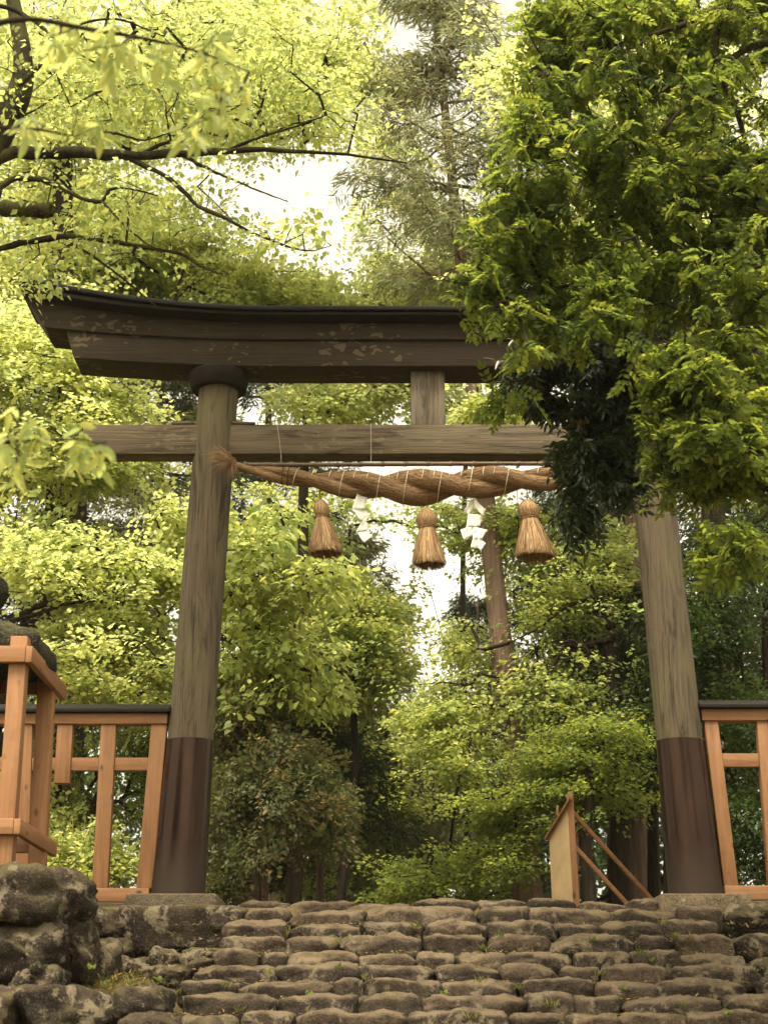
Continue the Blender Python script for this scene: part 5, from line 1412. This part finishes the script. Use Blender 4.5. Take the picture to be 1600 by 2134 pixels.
# near leaves on the left, a few metres from the viewer: thin drooping branches of a young tree that stands left of the view
ys = 6.0
bN = np.array([-2.6, 5.6, 0.0])
LV = [cluster_mesh(s + 20, 4, .11, .095, .34, T_OVATE, .7) for s in (1, 2, 3, 4)]
near_tree('young_tree', 'young tree whose soft drooping leaves hang close to the viewer on the left', bN,
    [(-2.6, 5.6, -.1, .06), (-2.4, 5.6, 1.6, .05), (-2.15, 5.7, 3.3, .04), (-1.9, 5.8, 4.6, .022)],
    [([(-120, 940, 7), (-40, 925, 5), (60, 918, 3.5), (170, 916, 2), (200, 925, 1)], ys), ([(-60, 60, 8), (60, 40, 6), (180, 60, 5), (300, 80, 4), (420, 110, 2.6), (520, 150, 1.4)], 5.6), ([(-80, 250, 7), (0, 265, 5), (80, 270, 3), (160, 285, 1.5)], 5.7)],
    [(90, 880, 100, 40, ys, .25, 5), (185, 915, 45, 25, ys, .2, 4), (30, 970, 50, 50, ys, .2, 2), (300, 100, 220, 60, 5.6, .4, 13), (470, 190, 90, 60, 5.6, .3, 7), (120, 250, 100, 60, 5.7, .3, 6), (420, 250, 60, 50, 5.5, .2, 3), (120, 60, 150, 60, 5.7, .3, 6)],
    LV, 'leaf_light', 'bark_dark', 2, .06, 170, 'leaf', 'foliage', hang=1.1, freq=1.5, thr=-.5, seed=51, tipr=.0022, maxr=.008)

# ------------------------------------------------------------------ small growth between the stones
rg = np.random.default_rng(77)
def tuft(pos, n, h, seed, blade=True):
    r2 = np.random.default_rng(seed); th = r2.uniform(0, 2 * math.pi, n)
    ax = np.stack([np.cos(th) * .6, np.sin(th) * .6 - .3, r2.uniform(.5, 1.2, n)], 1)
    p = np.tile(pos, (n, 1)) + r2.normal(0, h * .25, (n, 3)) * [1, .5, .2]
    V, Fc, k = leaves_vf(p, ax, np.tile([0, -.6, .6], (n, 1)) + r2.normal(0, .3, (n, 3)), h * r2.uniform(.6, 1.2, n), .14 if blade else .75, T_QUAD if blade else T_OVATE)
    return V, Fc, np.repeat(r2.random(n), k)
M['grass'] = leaf_mat('small_grass', (.10, .13, .025), (.22, .26, .04), .4, .6, .2, .4, (.24, .19, .07), .3)
spots = [(1358, 2000, 1), (645, 2070, 1), (705, 2018, 0), (1080, 2060, 0), (1150, 2095, 0), (925, 2068, 1), (1040, 1950, 0), (1010, 1975, 0), (865, 1930, 0), (470, 2055, 0), (560, 2025, 1), (365, 2070, 0), (190, 2015, 1), (1250, 2030, 0), (1300, 2060, 1), (1405, 1952, 0), (1335, 1985, 0), (1440, 1955, 0), (1515, 2110, 1), (1560, 2108, 1), (1420, 2100, 0), (1000, 2045, 0), (760, 2040, 0), (700, 1965, 0), (600, 1945, 0), (1380, 1925, 0), (1235, 1955, 1), (985, 2120, 0), (500, 2105, 0), (350, 2085, 0), (330, 2040, 1), (60, 2060, 0), (120, 2062, 0), (220, 2055, 0), (270, 2050, 0)]
ORD = ['topmost', 'second', 'third', 'fourth', 'fifth', 'sixth', 'seventh', 'eighth', 'ninth']
GV, GF, GR = [], [], []; goff = 0
for i, (x, y, kind) in enumerate(spots):
    k = int(np.argmin([abs(r0[0] - y) if r0[0] <= y else 999 for r0 in ROWS])); Yk = 15.72 - TREAD * k - .03
    if x < 365: Yk = 12.2
    V, Fc, rn = tuft(P(x, y + 4, Yk), 12 if kind == 0 else 9, .075 if kind == 0 else .042, 900 + i, kind == 0)
    if kind == 0:
        GV.append(V); GF.append(Fc + goff); GR.append(rn); goff += len(V); continue
    o = obj('seedling', V, Fc, 'leaf_mid', None, False, {'rnd': rn, 'rnd2': rn})
    where = 'foot of the boulder wall' if x < 365 else ORD[k] + ' course of steps from the top'
    side = 'left' if x < 620 else 'left middle' if x < 800 else 'middle' if x < 1000 else 'right middle' if x < 1280 else 'right' if x < 1400 else 'far right' if x < 1540 else 'extreme right'
    if x < 365: side = 'left' if x < 250 else 'right'
    tag(o, f'tiny green seedling at the {where}, {side} part', 'seedling', 'seedlings in the stone joints')
tag(obj('grass', np.concatenate(GV), np.concatenate(GF), 'grass', None, False, {'rnd': np.concatenate(GR), 'rnd2': np.concatenate(GR)}), 'sparse grass sprouting from the joints of the stone steps', 'grass', kind='stuff')
# dry grass and litter on the ledge left of the steps
m = 7000
x = rg.uniform(-4.5, -1.7, m); y = rg.uniform(11.6, 14.6, m); z = ground_h(x, y) + .02
ax = np.stack([rg.normal(0, 1, m), rg.normal(0, 1, m), rg.uniform(-.05, .7, m)], 1)
V, Fc, k = leaves_vf(np.stack([x, y, z], 1), ax, np.tile([0, 0, 1.0], (m, 1)) + rg.normal(0, .4, (m, 3)), rg.uniform(.04, .11, m), .14, T_QUAD)
M['dry'] = leaf_mat('dry_grass', (.24, .185, .075), (.20, .16, .06), .4, .8, .1, .25, (.10, .11, .03), .3)
tag(obj('dry_grass', V, Fc, 'dry', None, False, {'rnd': np.repeat(rg.random(m), k), 'rnd2': np.repeat(rg.random(m), k)}), 'dry yellowish grass and litter on the ledge left of the steps', 'grass', kind='stuff')
m = 3500
x = rg.uniform(-1.9, 3.6, m); kk = rg.integers(0, len(STEP_Y), m); yk = np.array([q[0] for q in STEP_Y])[kk]; zk = np.array([q[1] for q in STEP_Y])[kk]
y = yk - rg.uniform(.0, .14, m); z = zk - .150 + rg.uniform(-.01, .02, m)
ax = np.stack([rg.normal(0, 1, m), rg.normal(0, .6, m), rg.uniform(-.2, .5, m)], 1)
V, Fc, k = leaves_vf(np.stack([x, y, z], 1), ax, np.tile([0, -.3, 1.0], (m, 1)) + rg.normal(0, .4, (m, 3)), rg.uniform(.015, .05, m), .3, T_QUAD)
tag(obj('leaf_litter', V, Fc, 'dry', None, False, {'rnd': np.repeat(rg.random(m), k), 'rnd2': np.repeat(rg.random(m), k)}), 'dry leaf litter lying along the joints of the steps', 'litter', kind='stuff')

# ------------------------------------------------------------------ the wood that closes the view far behind
rgf = np.random.default_rng(123)
far = [(-100, 1600, 420, 330, 52, 5, 300), (420, 1600, 330, 330, 54, 5, 300), (760, 1730, 260, 170, 52, 4, 190), (1040, 1720, 260, 190, 54, 4, 210), (1360, 1520, 330, 330, 52, 5, 380), (1680, 1450, 260, 450, 50, 5, 260), (1280, 1250, 170, 190, 56, 4, 100), (420, 1180, 130, 160, 56, 4, 40)]
pts = np.concatenate([sample_blob(rgf, b[:6], b[6], .25, -.3) for b in far])
Dv = rgf.normal(0, 1, pts.shape) * [1, 1, .2]
V, Fc, rn, rn2 = spray(rgf, pts, Dv, 34, 1.6, 1.1, .36, .45, T_QUAD, .25, .5, .6, .2, .25)
tag(obj('distant_wood', V, Fc, 'leaf_evergreen', None, False, {'rnd': rn, 'rnd2': rn2}), 'dark distant wood closing the view between the trunks', 'wood', kind='stuff')

# ------------------------------------------------------------------ thin haze volume, added to veil the distant trees
hz = MB().box(-320, 320, -320, 620, -5.5, 34).build('haze', None)
m, nt, out = newmat('added_haze')
pv = N(nt, 'ShaderNodeVolumePrincipled')
pv.inputs['Color'].default_value = (.95, .93, .86, 1); pv.inputs['Density'].default_value = .0003; pv.inputs['Anisotropy'].default_value = .3
nt.links.new(pv.outputs[0], out.inputs['Volume'])
hz.data.materials.append(m); tag(hz, kind='stuff')
